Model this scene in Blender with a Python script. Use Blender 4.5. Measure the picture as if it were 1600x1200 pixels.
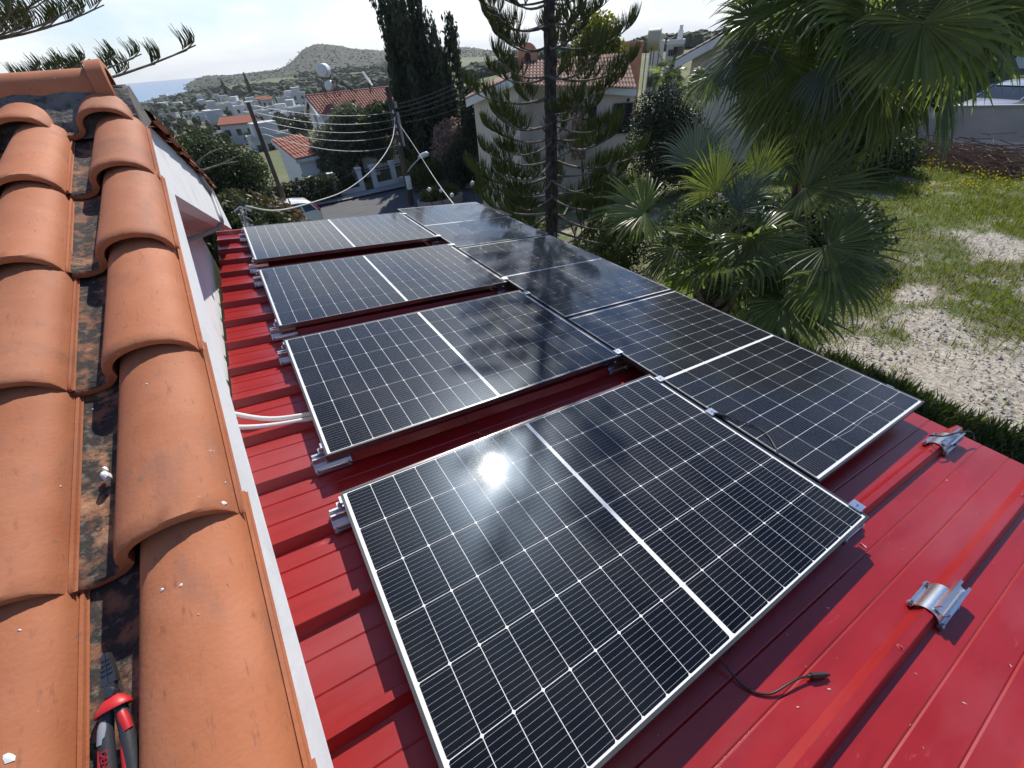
import bpy, math, random
from mathutils import Vector, Matrix, noise
R = math.radians
random.seed(11)
for o in list(bpy.data.objects): bpy.data.objects.remove(o)
scene = bpy.context.scene
col = scene.collection
PI = math.pi

# ------------------------------------------------------------------ camera
CAM = Vector((0.1111, -0.0933, 1.2928))
RIGHT = Vector((0.8445, -0.53201, -0.0615)); DOWN = Vector((-0.37632, -0.50777, -0.77496)); FWD = Vector((0.38106, 0.67759, -0.62902))
FOC = 648.59
cd = bpy.data.cameras.new('camera'); cam = bpy.data.objects.new('camera', cd); col.objects.link(cam)
cd.sensor_fit = 'HORIZONTAL'; cd.sensor_width = 36; cd.lens = 36 * FOC / 1600
cd.clip_start = .02; cd.clip_end = 20000
cam.matrix_world = Matrix(((RIGHT.x, -DOWN.x, -FWD.x, CAM.x), (RIGHT.y, -DOWN.y, -FWD.y, CAM.y), (RIGHT.z, -DOWN.z, -FWD.z, CAM.z), (0, 0, 0, 1)))
scene.camera = cam
# ------------------------------------------------------------------ sky, sun, exposure
SUN = Vector((0.440, 0.590, 0.677)).normalized()
w = bpy.data.worlds.new('World'); scene.world = w; w.use_nodes = True
nt = w.node_tree; nt.nodes.clear()
def N(t, **k):
    n = nt.nodes.new(t)
    for a, b in k.items(): setattr(n, a, b)
    return n
out = N('ShaderNodeOutputWorld'); sky = N('ShaderNodeTexSky', sky_type='NISHITA', sun_disc=False)
sky.sun_elevation = math.asin(SUN.z); sky.sun_rotation = math.atan2(SUN.x, SUN.y); sky.dust_density = .3; sky.ozone_density = 1.5; sky.air_density = 1; sky.altitude = 100
b1 = N('ShaderNodeBackground'); b1.inputs[1].default_value = .085
b2 = N('ShaderNodeBackground'); b2.inputs[1].default_value = 1.0
tc = N('ShaderNodeTexCoord'); sp = N('ShaderNodeSeparateXYZ'); nt.links.new(tc.outputs['Generated'], sp.inputs[0])
ad = N('ShaderNodeMath', operation='ADD'); ad.inputs[1].default_value = .22; nt.links.new(sp.outputs[2], ad.inputs[0])
mx = N('ShaderNodeMath', operation='MAXIMUM'); mx.inputs[1].default_value = .05; nt.links.new(ad.outputs[0], mx.inputs[0])
dx = N('ShaderNodeMath', operation='DIVIDE'); dy = N('ShaderNodeMath', operation='DIVIDE')
nt.links.new(sp.outputs[0], dx.inputs[0]); nt.links.new(mx.outputs[0], dx.inputs[1]); nt.links.new(sp.outputs[1], dy.inputs[0]); nt.links.new(mx.outputs[0], dy.inputs[1])
cb = N('ShaderNodeCombineXYZ'); nt.links.new(dx.outputs[0], cb.inputs[0]); nt.links.new(dy.outputs[0], cb.inputs[1]); cb.inputs[2].default_value = 7.1
n1 = N('ShaderNodeTexNoise'); n1.inputs['Scale'].default_value = .62; n1.inputs['Detail'].default_value = 9; n1.inputs['Roughness'].default_value = .56; n1.inputs['Distortion'].default_value = .25
nt.links.new(cb.outputs[0], n1.inputs['Vector'])
r1 = N('ShaderNodeValToRGB'); r1.color_ramp.elements[0].position = .50; r1.color_ramp.elements[1].position = .63; nt.links.new(n1.outputs[0], r1.inputs[0])
n2 = N('ShaderNodeTexNoise'); n2.inputs['Scale'].default_value = 1.5; n2.inputs['Detail'].default_value = 6; nt.links.new(cb.outputs[0], n2.inputs['Vector'])
r2 = N('ShaderNodeValToRGB'); r2.color_ramp.elements[0].position = .3; r2.color_ramp.elements[1].position = .68
r2.color_ramp.elements[0].color = (.64, .675, .70, 1); r2.color_ramp.elements[1].color = (.84, .85, .855, 1)
nt.links.new(n2.outputs[0], r2.inputs[0]); dt = N('ShaderNodeVectorMath', operation='DOT_PRODUCT'); nt.links.new(tc.outputs['Generated'], dt.inputs[0]); dt.inputs[1].default_value = SUN
fs = N('ShaderNodeMapRange', interpolation_type='SMOOTHSTEP'); fs.inputs[1].default_value = -.7; fs.inputs[2].default_value = .85; fs.inputs[3].default_value = .56; fs.inputs[4].default_value = 1.12; nt.links.new(dt.outputs['Value'], fs.inputs[0])
nt.links.new(fs.outputs[0], b2.inputs[1]); nt.links.new(r2.outputs[0], b2.inputs[0])
tint = N('ShaderNodeMix', data_type='RGBA', blend_type='MULTIPLY'); tint.inputs[0].default_value = 1; tint.inputs[7].default_value = (.80, .95, 1.22, 1)
nt.links.new(sky.outputs[0], tint.inputs[6]); nt.links.new(tint.outputs[2], b1.inputs[0])
# haze bank of cloud low over the horizon, all the way round
lo = N('ShaderNodeMapRange'); lo.inputs[1].default_value = .065; lo.inputs[2].default_value = .19; lo.inputs[3].default_value = .95; lo.inputs[4].default_value = 0
wob = N('ShaderNodeMath', operation='MULTIPLY_ADD'); wob.inputs[1].default_value = -.55; nt.links.new(n1.outputs[0], wob.inputs[0])
wo2 = N('ShaderNodeMath', operation='ADD'); wo2.inputs[1].default_value = .275; nt.links.new(sp.outputs[2], wo2.inputs[0]); nt.links.new(wo2.outputs[0], wob.inputs[2])
nt.links.new(wob.outputs[0], lo.inputs[0])
hi = N('ShaderNodeMapRange'); hi.inputs[1].default_value = .22; hi.inputs[2].default_value = .62; hi.inputs[3].default_value = 1; hi.inputs[4].default_value = .55
nt.links.new(sp.outputs[2], hi.inputs[0])
ch_ = N('ShaderNodeMath', operation='MULTIPLY'); nt.links.new(r1.outputs[0], ch_.inputs[0]); nt.links.new(hi.outputs[0], ch_.inputs[1])
mm = N('ShaderNodeMath', operation='MAXIMUM'); nt.links.new(ch_.outputs[0], mm.inputs[0]); nt.links.new(lo.outputs[0], mm.inputs[1])
mix = N('ShaderNodeMixShader'); nt.links.new(mm.outputs[0], mix.inputs[0]); nt.links.new(b1.outputs[0], mix.inputs[1]); nt.links.new(b2.outputs[0], mix.inputs[2])
nt.links.new(mix.outputs[0], out.inputs[0])
sl = bpy.data.lights.new('sun', 'SUN'); sl.energy = 4.2; sl.angle = R(.53); sl.color = (1, .95, .87)
so = bpy.data.objects.new('sun', sl); col.objects.link(so); so.rotation_euler = (-SUN).to_track_quat('-Z', 'Y').to_euler(); so.location = SUN * 40
vs = scene.view_settings; vs.view_transform = 'Standard'; vs.look = 'None'; vs.exposure = .40; vs.gamma = 1; vs.use_curve_mapping = False
scene.render.engine = 'CYCLES'
scene.cycles.max_bounces = 6; scene.cycles.transparent_max_bounces = 4; scene.cycles.caustics_reflective = False; scene.cycles.caustics_refractive = False

# ------------------------------------------------------------------ places: pixel of the survey photo -> real point
def ray(x, y):
    return (RIGHT * ((x - 800) / FOC) + DOWN * ((y - 600) / FOC) + FWD).normalized()
def at(x, y, d):                       # at horizontal distance d
    r = ray(x, y); return CAM + r * (d / math.hypot(r.x, r.y))
def onz(x, y, z):
    r = ray(x, y); return CAM + r * ((z - CAM.z) / r.z)
def onx(x, y, X):
    r = ray(x, y); return CAM + r * ((X - CAM.x) / r.x)
TH = math.asin(.1226)
PF = Matrix.Rotation(TH, 4, 'Y')       # plane of the solar panels: u along slope to the eave, v away, n up
def P(u, v, n): return PF @ Vector((u, v, n))

# ------------------------------------------------------------------ helpers
class MB:
    def __init__(s): s.v = []; s.f = []; s.m = []
    def add(s, vs, fs, m=0):
        b = len(s.v); s.v += [tuple(p) for p in vs]; s.f += [tuple(i + b for i in f) for f in fs]; s.m += [m] * len(fs); return s
    def box(s, x0, x1, y0, y1, z0, z1, m=0, M=None):
        p = [Vector((x, y, z)) for z in (z0, z1) for y in (y0, y1) for x in (x0, x1)]
        if M: p = [M @ q for q in p]
        return s.add(p, [(0, 2, 3, 1), (4, 5, 7, 6), (0, 1, 5, 4), (2, 6, 7, 3), (0, 4, 6, 2), (1, 3, 7, 5)], m)
    def tube(s, pts, r, n=6, m=0, cap=True):
        pts = [Vector(p) for p in pts]; L = len(pts); rr = r if isinstance(r, (list, tuple)) else [r] * L
        b = len(s.v); ref = None
        for i, p in enumerate(pts):
            t = (pts[min(i + 1, L - 1)] - pts[max(i - 1, 0)])
            t = t.normalized() if t.length > 1e-9 else Vector((0, 0, 1))
            if ref is None: ref = Vector((0, 0, 1)) if abs(t.z) < .9 else Vector((1, 0, 0))
            a = (ref - t * ref.dot(t)).normalized(); ref = a; c = t.cross(a)
            for k in range(n):
                q = 2 * PI * k / n; s.v.append(tuple(p + (a * math.cos(q) + c * math.sin(q)) * rr[i]))
        for i in range(L - 1):
            for k in range(n):
                s.f.append((b + i * n + k, b + i * n + (k + 1) % n, b + (i + 1) * n + (k + 1) % n, b + (i + 1) * n + k)); s.m.append(m)
        if cap:
            s.f.append(tuple(b + k for k in range(n))[::-1]); s.f.append(tuple(b + (L - 1) * n + k for k in range(n))); s.m += [m, m]
        return s
    def lathe(s, prof, n=12, m=0, M=None, ang=2 * PI):
        b = len(s.v); L = len(prof); full = ang > 6.28; K = n if full else n + 1
        for r, z in prof:
            for k in range(K):
                q = ang * k / n; p = Vector((r * math.cos(q), r * math.sin(q), z)); s.v.append(tuple(M @ p if M else p))
        for i in range(L - 1):
            for k in range(n):
                k2 = (k + 1) % K; s.f.append((b + i * K + k, b + i * K + k2, b + (i + 1) * K + k2, b + (i + 1) * K + k)); s.m.append(m)
        return s
    def prism(s, poly, a, b_, m=0, M=None, axis='x'):          # poly 2D, extruded from a to b_ along axis
        def mk(p, t):
            v = {'x': (t, p[0], p[1]), 'y': (p[0], t, p[1]), 'z': (p[0], p[1], t)}[axis]; v = Vector(v); return M @ v if M else v
        n = len(poly); vs = [mk(p, a) for p in poly] + [mk(p, b_) for p in poly]
        return s.add(vs, [tuple(range(n))[::-1], tuple(range(n, 2 * n))] + [(i, (i + 1) % n, n + (i + 1) % n, n + i) for i in range(n)], m)
    def mesh(s, name, mats, smooth=None):
        me = bpy.data.meshes.new(name); me.from_pydata(s.v, [], s.f)
        for mt in (mats if isinstance(mats, (list, tuple)) else [mats]): me.materials.append(mt)
        if any(s.m): me.polygons.foreach_set('material_index', s.m)
        if smooth is not None:
            me.shade_smooth(); me.set_sharp_from_angle(angle=R(smooth))
        me.update(); return me
def link(name, me, parent=None, M=None):
    o = bpy.data.objects.new(name, me); col.objects.link(o)
    if parent: o.parent = parent
    if M is not None: o.matrix_basis = M
    return o
def obj(name, mb, mats, parent=None, M=None, smooth=None): return link(name, mb.mesh(name, mats if mats else [], smooth), parent, M)
def tag(o, label, cat, group=None):
    o['label'] = label; o['category'] = cat
    if group: o['group'] = group
    return o
def thing(name, label, cat, M=None, group=None):
    o = bpy.data.objects.new(name, None); o.empty_display_size = .2; col.objects.link(o)
    if M is not None: o.matrix_basis = M
    return tag(o, label, cat, group)
def struct(o): o['kind'] = 'structure'; return o
def stuff(o): o['kind'] = 'stuff'; return o
def T(x, y, z): return Matrix.Translation((x, y, z))
def RZ(a): return Matrix.Rotation(a, 4, 'Z')
def frame(o, x, z):                    # matrix with X axis x, Z axis near z
    x = Vector(x).normalized(); z = Vector(z); y = z.cross(x).normalized(); z = x.cross(y)
    return Matrix(((x.x, y.x, z.x, o[0]), (x.y, y.y, z.y, o[1]), (x.z, y.z, z.z, o[2]), (0, 0, 0, 1)))

def mat(name, c, rough=.7, metal=0., spec=.5, var=(), bump=None, coat=0, coat_rough=.1, rnd=0., island=None, trans=0., coord='Object', sheen=0):
    """var: list of (scale, color, lo, hi[, stretch]) noise layers mixed over c; bump: (scale, strength); rnd: per-object value spread; island: second leaf colour"""
    m = bpy.data.materials.new(name); m.use_nodes = True; t = m.node_tree; t.nodes.clear(); L = t.links.new
    o = t.nodes.new('ShaderNodeOutputMaterial'); b = t.nodes.new('ShaderNodeBsdfPrincipled'); L(b.outputs[0], o.inputs[0])
    b.inputs['Roughness'].default_value = rough; b.inputs['Metallic'].default_value = metal; b.inputs['Specular IOR Level'].default_value = spec
    b.inputs['Coat Weight'].default_value = coat; b.inputs['Coat IOR'].default_value = 1.20 if coat == 1 else 1.5; b.inputs['Coat Roughness'].default_value = coat_rough
    tcn = t.nodes.new('ShaderNodeTexCoord')
    rgb = t.nodes.new('ShaderNodeRGB'); rgb.outputs[0].default_value = (*c, 1); cur = rgb.outputs[0]
    def mixc(a, bcol, fac):
        n = t.nodes.new('ShaderNodeMix'); n.data_type = 'RGBA'; L(a, n.inputs[6])
        if isinstance(bcol, tuple): n.inputs[7].default_value = (*bcol, 1)
        else: L(bcol, n.inputs[7])
        L(fac, n.inputs[0]); return n.outputs[2]
    if island:
        g = t.nodes.new('ShaderNodeNewGeometry'); cur = mixc(cur, island, g.outputs['Random Per Island'])
    for v in var:
        mp = t.nodes.new('ShaderNodeMapping'); L(tcn.outputs[coord], mp.inputs[0])
        if len(v) > 4: mp.inputs['Scale'].default_value = v[4]
        if rnd or coord == 'Object':
            oi = t.nodes.new('ShaderNodeObjectInfo'); ml = t.nodes.new('ShaderNodeMath'); ml.operation = 'MULTIPLY'; ml.inputs[1].default_value = 37.
            L(oi.outputs['Random'], ml.inputs[0]); L(ml.outputs[0], mp.inputs['Location'])
        n = t.nodes.new('ShaderNodeTexNoise'); n.inputs['Scale'].default_value = v[0]; n.inputs['Detail'].default_value = 6; n.inputs['Roughness'].default_value = .6; L(mp.outputs[0], n.inputs['Vector'])
        rp = t.nodes.new('ShaderNodeMapRange'); rp.inputs[1].default_value = v[2]; rp.inputs[2].default_value = v[3]; L(n.outputs[0], rp.inputs[0])
        cur = mixc(cur, v[1], rp.outputs[0])
    if rnd:
        oi = t.nodes.new('ShaderNodeObjectInfo'); mr = t.nodes.new('ShaderNodeMapRange'); mr.inputs[3].default_value = 1 - rnd; mr.inputs[4].default_value = 1 + rnd; L(oi.outputs['Random'], mr.inputs[0])
        h = t.nodes.new('ShaderNodeHueSaturation'); L(mr.outputs[0], h.inputs['Value']); L(cur, h.inputs['Color']); cur = h.outputs[0]
    L(cur, b.inputs['Base Color'])
    if bump:
        n = t.nodes.new('ShaderNodeTexNoise'); n.inputs['Scale'].default_value = bump[0]; n.inputs['Detail'].default_value = 5; L(tcn.outputs[coord], n.inputs['Vector'])
        bp = t.nodes.new('ShaderNodeBump'); bp.inputs['Strength'].default_value = bump[1]; bp.inputs['Distance'].default_value = bump[2] if len(bump) > 2 else .005; L(n.outputs[0], bp.inputs['Height']); L(bp.outputs[0], b.inputs['Normal'])
    if trans:
        tr = t.nodes.new('ShaderNodeBsdfTranslucent'); mxs = t.nodes.new('ShaderNodeMixShader'); mxs.inputs[0].default_value = trans
        h = t.nodes.new('ShaderNodeHueSaturation'); h.inputs['Value'].default_value = 1.6; h.inputs['Saturation'].default_value = 1.15; L(cur, h.inputs['Color']); L(h.outputs[0], tr.inputs[0])
        L(b.outputs[0], mxs.inputs[1]); L(tr.outputs[0], mxs.inputs[2]); L(mxs.outputs[0], o.inputs[0])
    m['cur'] = 0
    return m

M_ = {}
M_['tile'] = mat('terracotta', (.41, .137, .055), .75, var=[(9, (.45, .165, .075), .42, .62), (3, (.34, .105, .042), .5, .72), (120, (.30, .105, .05), .60, .70, (1, .25, 1)), (1.7, (.46, .18, .085), .54, .72), (16, (.33, .13, .07), .58, .72, (1, .3, 1)), (42, (.60, .38, .26), .70, .76), (70, (.10, .06, .04), .72, .77, (1, .5, 1)), (5, (.27, .105, .055), .57, .74), (34, (.20, .13, .09), .69, .74)], bump=(160, .25, .002), rnd=.13)
M_['pan'] = mat('lichen_terracotta', (.22, .10, .055), .9, var=[(26, (.035, .03, .026), .40, .52), (60, (.16, .13, .10), .56, .66), (14, (.42, .22, .12), .60, .70), (90, (.02, .018, .016), .60, .68)], bump=(110, .7, .004))
M_['mortar'] = mat('mortar', (.13, .125, .115), .95, var=[(40, (.05, .048, .045), .5, .62), (9, (.2, .18, .155), .5, .7)], bump=(90, .8, .006))
M_['white'] = mat('white_render', (.80, .81, .82), .85, var=[(6, (.66, .665, .67), .5, .75), (60, (.70, .69, .67), .62, .72)], bump=(45, .25, .003))
M_['soffit'] = mat('soffit_shade_beige', (.64, .60, .56), .9, var=[(5, (.54, .50, .47), .45, .7)], bump=(50, .2, .003))  # beige rather than white: shade under the overhang put into the colour
M_['red'] = mat('red_sheet_paint', (.27, .0095, .009), .29, spec=.6, var=[(1.4, (.31, .015, .016), .4, .65), (14, (.225, .008, .009), .5, .7, (.15, 1, 1)), (30, (.42, .07, .075), .66, .80, (.3, 1, 1)), (190, (.55, .32, .31), .735, .79), (7, (.20, .01, .014), .6, .8, (.12, 1, 1)), (2.2, (.31, .055, .06), .50, .78, (.35, 1, 1))], bump=(5, .10, .012))
M_['screw'] = mat('screw_cap', (.34, .03, .035), .4)
M_['alu'] = mat('aluminium', (.74, .75, .77), .3, metal=1., var=[(30, (.60, .61, .63), .45, .65, (.2, 1, 1))], bump=(60, .06, .002))
M_['bolt'] = mat('zinc_bolt', (.42, .42, .43), .35, metal=1.)
M_['pframe'] = mat('panel_frame_alloy', (.030, .031, .033), .30, metal=0., spec=.7, var=[(9, (.045, .045, .047), .45, .65)])
M_['cable'] = mat('black_cable', (.012, .012, .013), .45)
M_['wcable'] = mat('white_conduit', (.66, .66, .65), .5)
M_['gcable'] = mat('grey_conduit', (.30, .31, .31), .55)
M_['wood'] = mat('weathered_pole_wood', (.115, .08, .062), .9, var=[(7, (.06, .042, .034), .42, .6, (1, 1, .08)), (18, (.17, .125, .10), .55, .7, (1, 1, .06))], bump=(40, .5, .01))
M_['bark'] = mat('pine_bark', (.075, .062, .055), .95, var=[(22, (.03, .025, .022), .45, .58, (1, 1, .35)), (9, (.13, .11, .10), .55, .7)], bump=(38, 1., .02))
M_['limb'] = mat('limb_bark', (.21, .18, .16), .9, var=[(12, (.08, .066, .058), .45, .62)], bump=(40, .4, .005))
M_['needle'] = mat('araucaria_needles', (.066, .098, .030), .45, spec=.4, island=(.17, .19, .065), trans=.45)
M_['palm'] = mat('fan_palm_leaf', (.085, .130, .038), .32, spec=.5, island=(.19, .225, .07), trans=.55, rnd=.35, var=[(3, (.09, .095, .03), .52, .72)])
M_['palmyellow'] = mat('fan_palm_leaf_young', (.13, .17, .035), .36, spec=.55, island=(.16, .18, .05), trans=.35, rnd=.15)
M_['palmblue'] = mat('fan_palm_leaf_waxy', (.075, .11, .075), .4, spec=.6, island=(.085, .115, .085), trans=.15, rnd=.15)
M_['palmdead'] = mat('fan_palm_leaf_dead', (.17, .115, .07), .7, island=(.27, .19, .12), trans=.25, rnd=.2)
M_['petiole'] = mat('palm_petiole', (.16, .17, .065), .5, var=[(14, (.11, .09, .04), .5, .7)])
M_['palmtrunk'] = mat('palm_trunk_fibre', (.06, .036, .028), .95, var=[(25, (.02, .013, .011), .45, .6), (12, (.15, .10, .085), .58, .7)], bump=(60, 1., .02))
M_['stub'] = mat('palm_leaf_base', (.22, .165, .14), .8, var=[(20, (.10, .06, .05), .45, .65)])
def leafm(n, a, b, tr=.2, rough=.55): M_[n] = mat(n, a, rough, spec=.35, island=b, trans=tr, rnd=.12)
leafm('cypress_leaf', (.016, .026, .014), (.04, .056, .026), .12)
leafm('dark_leaf', (.030, .046, .018), (.075, .098, .035), .25)
leafm('olive_leaf', (.075, .088, .056), (.15, .16, .11), .3)
leafm('bush_leaf', (.05, .075, .022), (.13, .155, .04), .3)
leafm('yellow_leaf', (.10, .12, .02), (.22, .22, .04), .35)
leafm('dry_leaf', (.24, .155, .12), (.38, .27, .22))
leafm('brown_leaf', (.075, .058, .034), (.17, .12, .065), .25)
leafm('hedge_leaf', (.026, .037, .015), (.07, .082, .03))
leafm('far_leaf', (.045, .058, .034), (.09, .10, .06), .15)
M_['trunk'] = mat('dark_trunk', (.06, .05, .042), .95, bump=(30, .6, .02))
M_['rooftile'] = mat('far_roof_tiles', (.30, .105, .072), .8, var=[(1.2, (.22, .075, .05), .45, .65), (5, (.38, .19, .13), .55, .7)])
M_['rooftile2'] = mat('brownish_roof_tiles', (.22, .105, .075), .8, var=[(1.2, (.16, .075, .055), .45, .65), (5, (.32, .19, .14), .55, .7)])
M_['wall'] = mat('white_house_wall', (.74, .74, .74), .85, var=[(.8, (.62, .62, .62), .45, .7)], bump=(8, .15, .01))
M_['beige'] = mat('beige_house_wall', (.68, .60, .53), .88, var=[(.7, (.60, .53, .46), .45, .7)], bump=(10, .15, .01))
M_['cream'] = mat('cream_house_wall', (.62, .55, .46), .88, var=[(.7, (.54, .47, .39), .45, .7)])
M_['orange'] = mat('orange_stucco', (.58, .28, .17), .88, var=[(2, (.48, .22, .13), .45, .7)])
M_['stone'] = mat('brown_stone', (.20, .12, .09), .9, var=[(6, (.34, .26, .21), .48, .56), (14, (.09, .05, .04), .55, .65)], bump=(14, .8, .03))
M_['glass'] = mat('window_glass', (.02, .025, .03), .08, spec=.9)
M_['dark'] = mat('dark_paint', (.018, .018, .02), .5)
M_['iron'] = mat('black_iron', (.02, .02, .022), .45)
M_['far_wall'] = mat('village_wall', (.60, .60, .59), .9, rnd=.18)
M_['far_roof'] = mat('village_flat_roof', (.42, .42, .40), .9, rnd=.2)
M_['far_red'] = mat('village_red_roof', (.33, .10, .06), .9, rnd=.2)
M_['carpaint'] = mat('white_car_paint', (.72, .73, .75), .25, spec=.5, coat=.6, coat_rough=.06)
M_['silver'] = mat('silver_car_paint', (.50, .52, .55), .25, metal=.3, coat=.6, coat_rough=.06)
M_['tyre'] = mat('tyre_rubber', (.018, .018, .018), .85)
M_['tail'] = mat('tail_light', (.45, .01, .015), .2, coat=.5)
M_['asphalt'] = mat('asphalt', (.075, .078, .085), .85, var=[(.6, (.10, .10, .105), .45, .65), (3, (.055, .057, .062), .5, .7, (.2, 1, 1)), (40, (.12, .12, .12), .58, .68)], bump=(60, .3, .01))
M_['pave'] = mat('pavement', (.34, .34, .34), .9, var=[(1, (.26, .26, .26), .45, .65)], bump=(20, .2, .01))
M_['concrete'] = mat('boundary_wall_render', (.46, .425, .39), .92, var=[(.8, (.36, .33, .30), .42, .65), (5, (.42, .41, .40), .55, .7), (.5, (.18, .165, .155), .62, .75, (1, 1, .4))], bump=(14, .3, .02))
M_['lamp'] = mat('opal_globe', (.78, .78, .76), .35)
M_['sea'] = mat('sea_water', (.20, .31, .44), .5, spec=.3)
exec_later = []

# ================================================================== tiled house with gable (left)
SL = R(15.036); cS, sS = math.cos(SL), math.sin(SL); ZR = .66184; YR = 2.12
NEAR = Matrix(((1, 0, 0, 0), (0, cS, -sS, 0), (0, sS, cS, ZR), (0, 0, 0, 1)))       # (x, s, h) on the near slope -> world
MIRR = Matrix.Translation((0, 2 * YR, 0)) @ Matrix.Diagonal((1, -1, 1, 1))
house = thing('tiled_house', 'house gable in white render under curved terracotta tiles, left of the red metal roof', 'house', T(-.36, 1.92, -3.3))
HB = T(.36, -1.92, 3.3)                # house children are given in world coordinates
def tile_profile(k):
    """k: 0 at the lower lip, 1 at the upper end; the barrel narrows from its left side"""
    l = .056 + .019 * k; r = .2025; a = (r - l) / 2; hb = .058 - .008 * k
    p = [(q * l, h) for q, h in ((0, -.005), (.11, -.007), (.32, -.010), (.57, -.010), (.82, -.007), (.95, -.001))]
    for i in range(15):
        t = PI * i / 14; s = math.sin(t); p.append((l + a - a * math.cos(t), hb * (s ** .82 if s > 0 else 0)))
    return p + [(r + .0015, 0.0), (r + .0015, .003), (.2085, .003)]
def tile_mesh(length, seed, name='roof_tile'):
    rnd = random.Random(seed); mb = MB(); rows = [0, .004, .03, .12, .22, .33, length] if length > .3 else [0, .004, .03, length]
    th = .014; prof = []
    for y in rows:
        k = y / .42; pr = tile_profile(k); prof.append(pr)
    n = len(prof[0])
    for j, y in enumerate(rows):
        k = y / .42; e = .0012
        for i, (x, h) in enumerate(prof[j]):
            hh = h - .018 * y / .372 - (.003 if j == 0 else 0) + (rnd.uniform(-e, e) * .5)
            mb.v.append((x, y + (rnd.uniform(-.0012, .0012) if j < 2 else 0), hh))
    for j, y in enumerate(rows):       # underside: moved in along the profile normal
        pr = prof[j]
        for i, (x, h) in enumerate(pr):
            a = pr[max(i - 1, 0)]; b = pr[min(i + 1, n - 1)]; tx, th_ = b[0] - a[0], b[1] - a[1]; l = math.hypot(tx, th_) or 1
            q = th if i < n - 3 else .008
            mb.v.append((x + th_ / l * q, y + (.0 if j else .001), h - tx / l * q - .018 * y / .372))
    o = len(rows) * n
    for j in range(len(rows) - 1):
        for i in range(n - 1):
            a = j * n + i; mb.f.append((a, a + 1, a + n + 1, a + n)); mb.m.append(1 if i < 5 else 0)
            mb.f.append((o + a, o + a + n, o + a + n + 1, o + a + 1)); mb.m.append(0)
    for i in range(n - 1):
        mb.f.append((i, o + i, o + i + 1, i + 1)); mb.m.append(0)
    for j in range(len(rows) - 1):
        a = j * n + n - 1; mb.f.append((a, o + a, o + a + n, a + n)); mb.m.append(0)
        a = j * n; mb.f.append((a, a + n, o + a + n, o + a)); mb.m.append(0)
    return mb.mesh(name, [M_['tile'], M_['pan']], 38)
TM = [tile_mesh(.42, s) for s in range(5)]; TS = [tile_mesh(.19, s) for s in range(9, 11)]
rnd = random.Random(5)
for side in (0, 1):
    for j in range(0, 9):
        x0 = -.269 - .206 * j
        for k in range(-3, 6):
            s = .0835 + .372 * k; h = 0; me = TM[rnd.randrange(5)]
            xo = 0
            if k == 5: s = 1.955; h = .004; xo = -.018; me = TS[rnd.randrange(2)]
            jit = (rnd.uniform(-.003, .003), rnd.uniform(-.004, .004), rnd.uniform(-.002, .002))
            Mx = NEAR @ T(x0 + xo + jit[0], s + jit[1], h + jit[2]) @ RZ(rnd.uniform(-.008, .008))
            if side: Mx = MIRR @ Mx
            link('roof_tile', me, house, HB @ Mx)
# ridge caps with collars, bedded in mortar
def ridge_cap(collar):
    mb = MB(); prof = [(0, .064), (.36, .070), (.362, .070), (.366, .088), (.410, .091), (.413, .082)]
    b = 0; n = 14
    for x, r in prof + [(x, r - .014) for x, r in prof[::-1]]:
        for i in range(n + 1):
            t = R(-12) + R(204) * i / n; mb.v.append((x, -r * math.cos(t) * 1.0, r * math.sin(t) * 1.02))
    K = len(prof) * 2
    for j in range(K):
        for i in range(n):
            a = j * (n + 1) + i; c = ((j + 1) % K) * (n + 1) + i; mb.f.append((a, a + 1, c + 1, c)); mb.m.append(0)
    return mb.mesh('ridge_tile', [M_['tile']], 35)
RC = ridge_cap(True)
for i in range(5):
    link('ridge_tile', RC, house, HB @ T(-.525 - .365 * i, YR - .02, 1.262 + rnd.uniform(-.003, .003)) @ Matrix.Rotation(R(1.0), 4, 'Y'))
mb = MB()                              # mortar bed under the caps, uneven where it meets the tiles
nX = 60
for i in range(nX + 1):
    x = -.075 - 1.9 * i / nX
    for y, z in ((-.19, 1.150), (-.15, 1.195), (-.10, 1.235), (-.055, 1.268), (.055, 1.268), (.10, 1.235), (.15, 1.195), (.19, 1.150)):
        mb.v.append((x, YR - .03 + y + .006 * noise.noise((x * 30, y * 20, 1)), z + .010 * noise.noise((x * 25, y * 25, 4))))
for i in range(nX):
    for k in range(7): mb.f.append((i * 8 + k, i * 8 + k + 1, i * 8 + 9 + k, i * 8 + 8 + k)); mb.m.append(0)
mb.f.append(tuple(range(8))); mb.m.append(0)
obj('mortar_bed', mb, M_['mortar'], house, HB)
mb = MB(); mb.prism([(YR - .2, 1.14), (YR - .14, 1.20), (YR - .06, 1.275), (YR + .06, 1.275), (YR + .30, 1.18), (YR + .33, 1.14)], -.145, -.088)
obj('gable_end_mortar', mb, M_['mortar'], house, HB)
def zl(Y): return .265 * Y + .399 if Y < 2.03 else .937 - .293 * (Y - 2.03)
def zu(Y): return .2686 * min(Y, 2 * YR - Y) + ZR - .022
gp = [(-1.05, zl(-1.05)), (2.03, zl(2.03)), (5.25, zl(5.25)), (5.25, zu(5.25) + .02), (YR, zu(YR)), (-1.05, zu(-1.05))]
mb = MB()
for i in range(2):                     # barge: two rendered slabs meeting at the apex
    q = [gp[0], gp[1], gp[4], gp[5]] if i == 0 else [gp[1], gp[2], gp[3], gp[4]]
    mb.prism(q, -.17, -.10)
obj('barge_board', mb, M_['white'], house, HB)
mb = MB()
mb.prism([(-1.0, zl(-1.0) + .02), (2.03, zl(2.03) + .02), (2.03, zl(2.03) + .06), (-1.0, zl(-1.0) + .06)], -.37, -.172)
mb.prism([(2.03, zl(2.03) + .02), (5.2, zl(5.2) + .02), (5.2, zl(5.2) + .06), (2.03, zl(2.03) + .06)], -.37, -.172)
obj('soffit', mb, M_['soffit'], house, HB)
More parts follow.
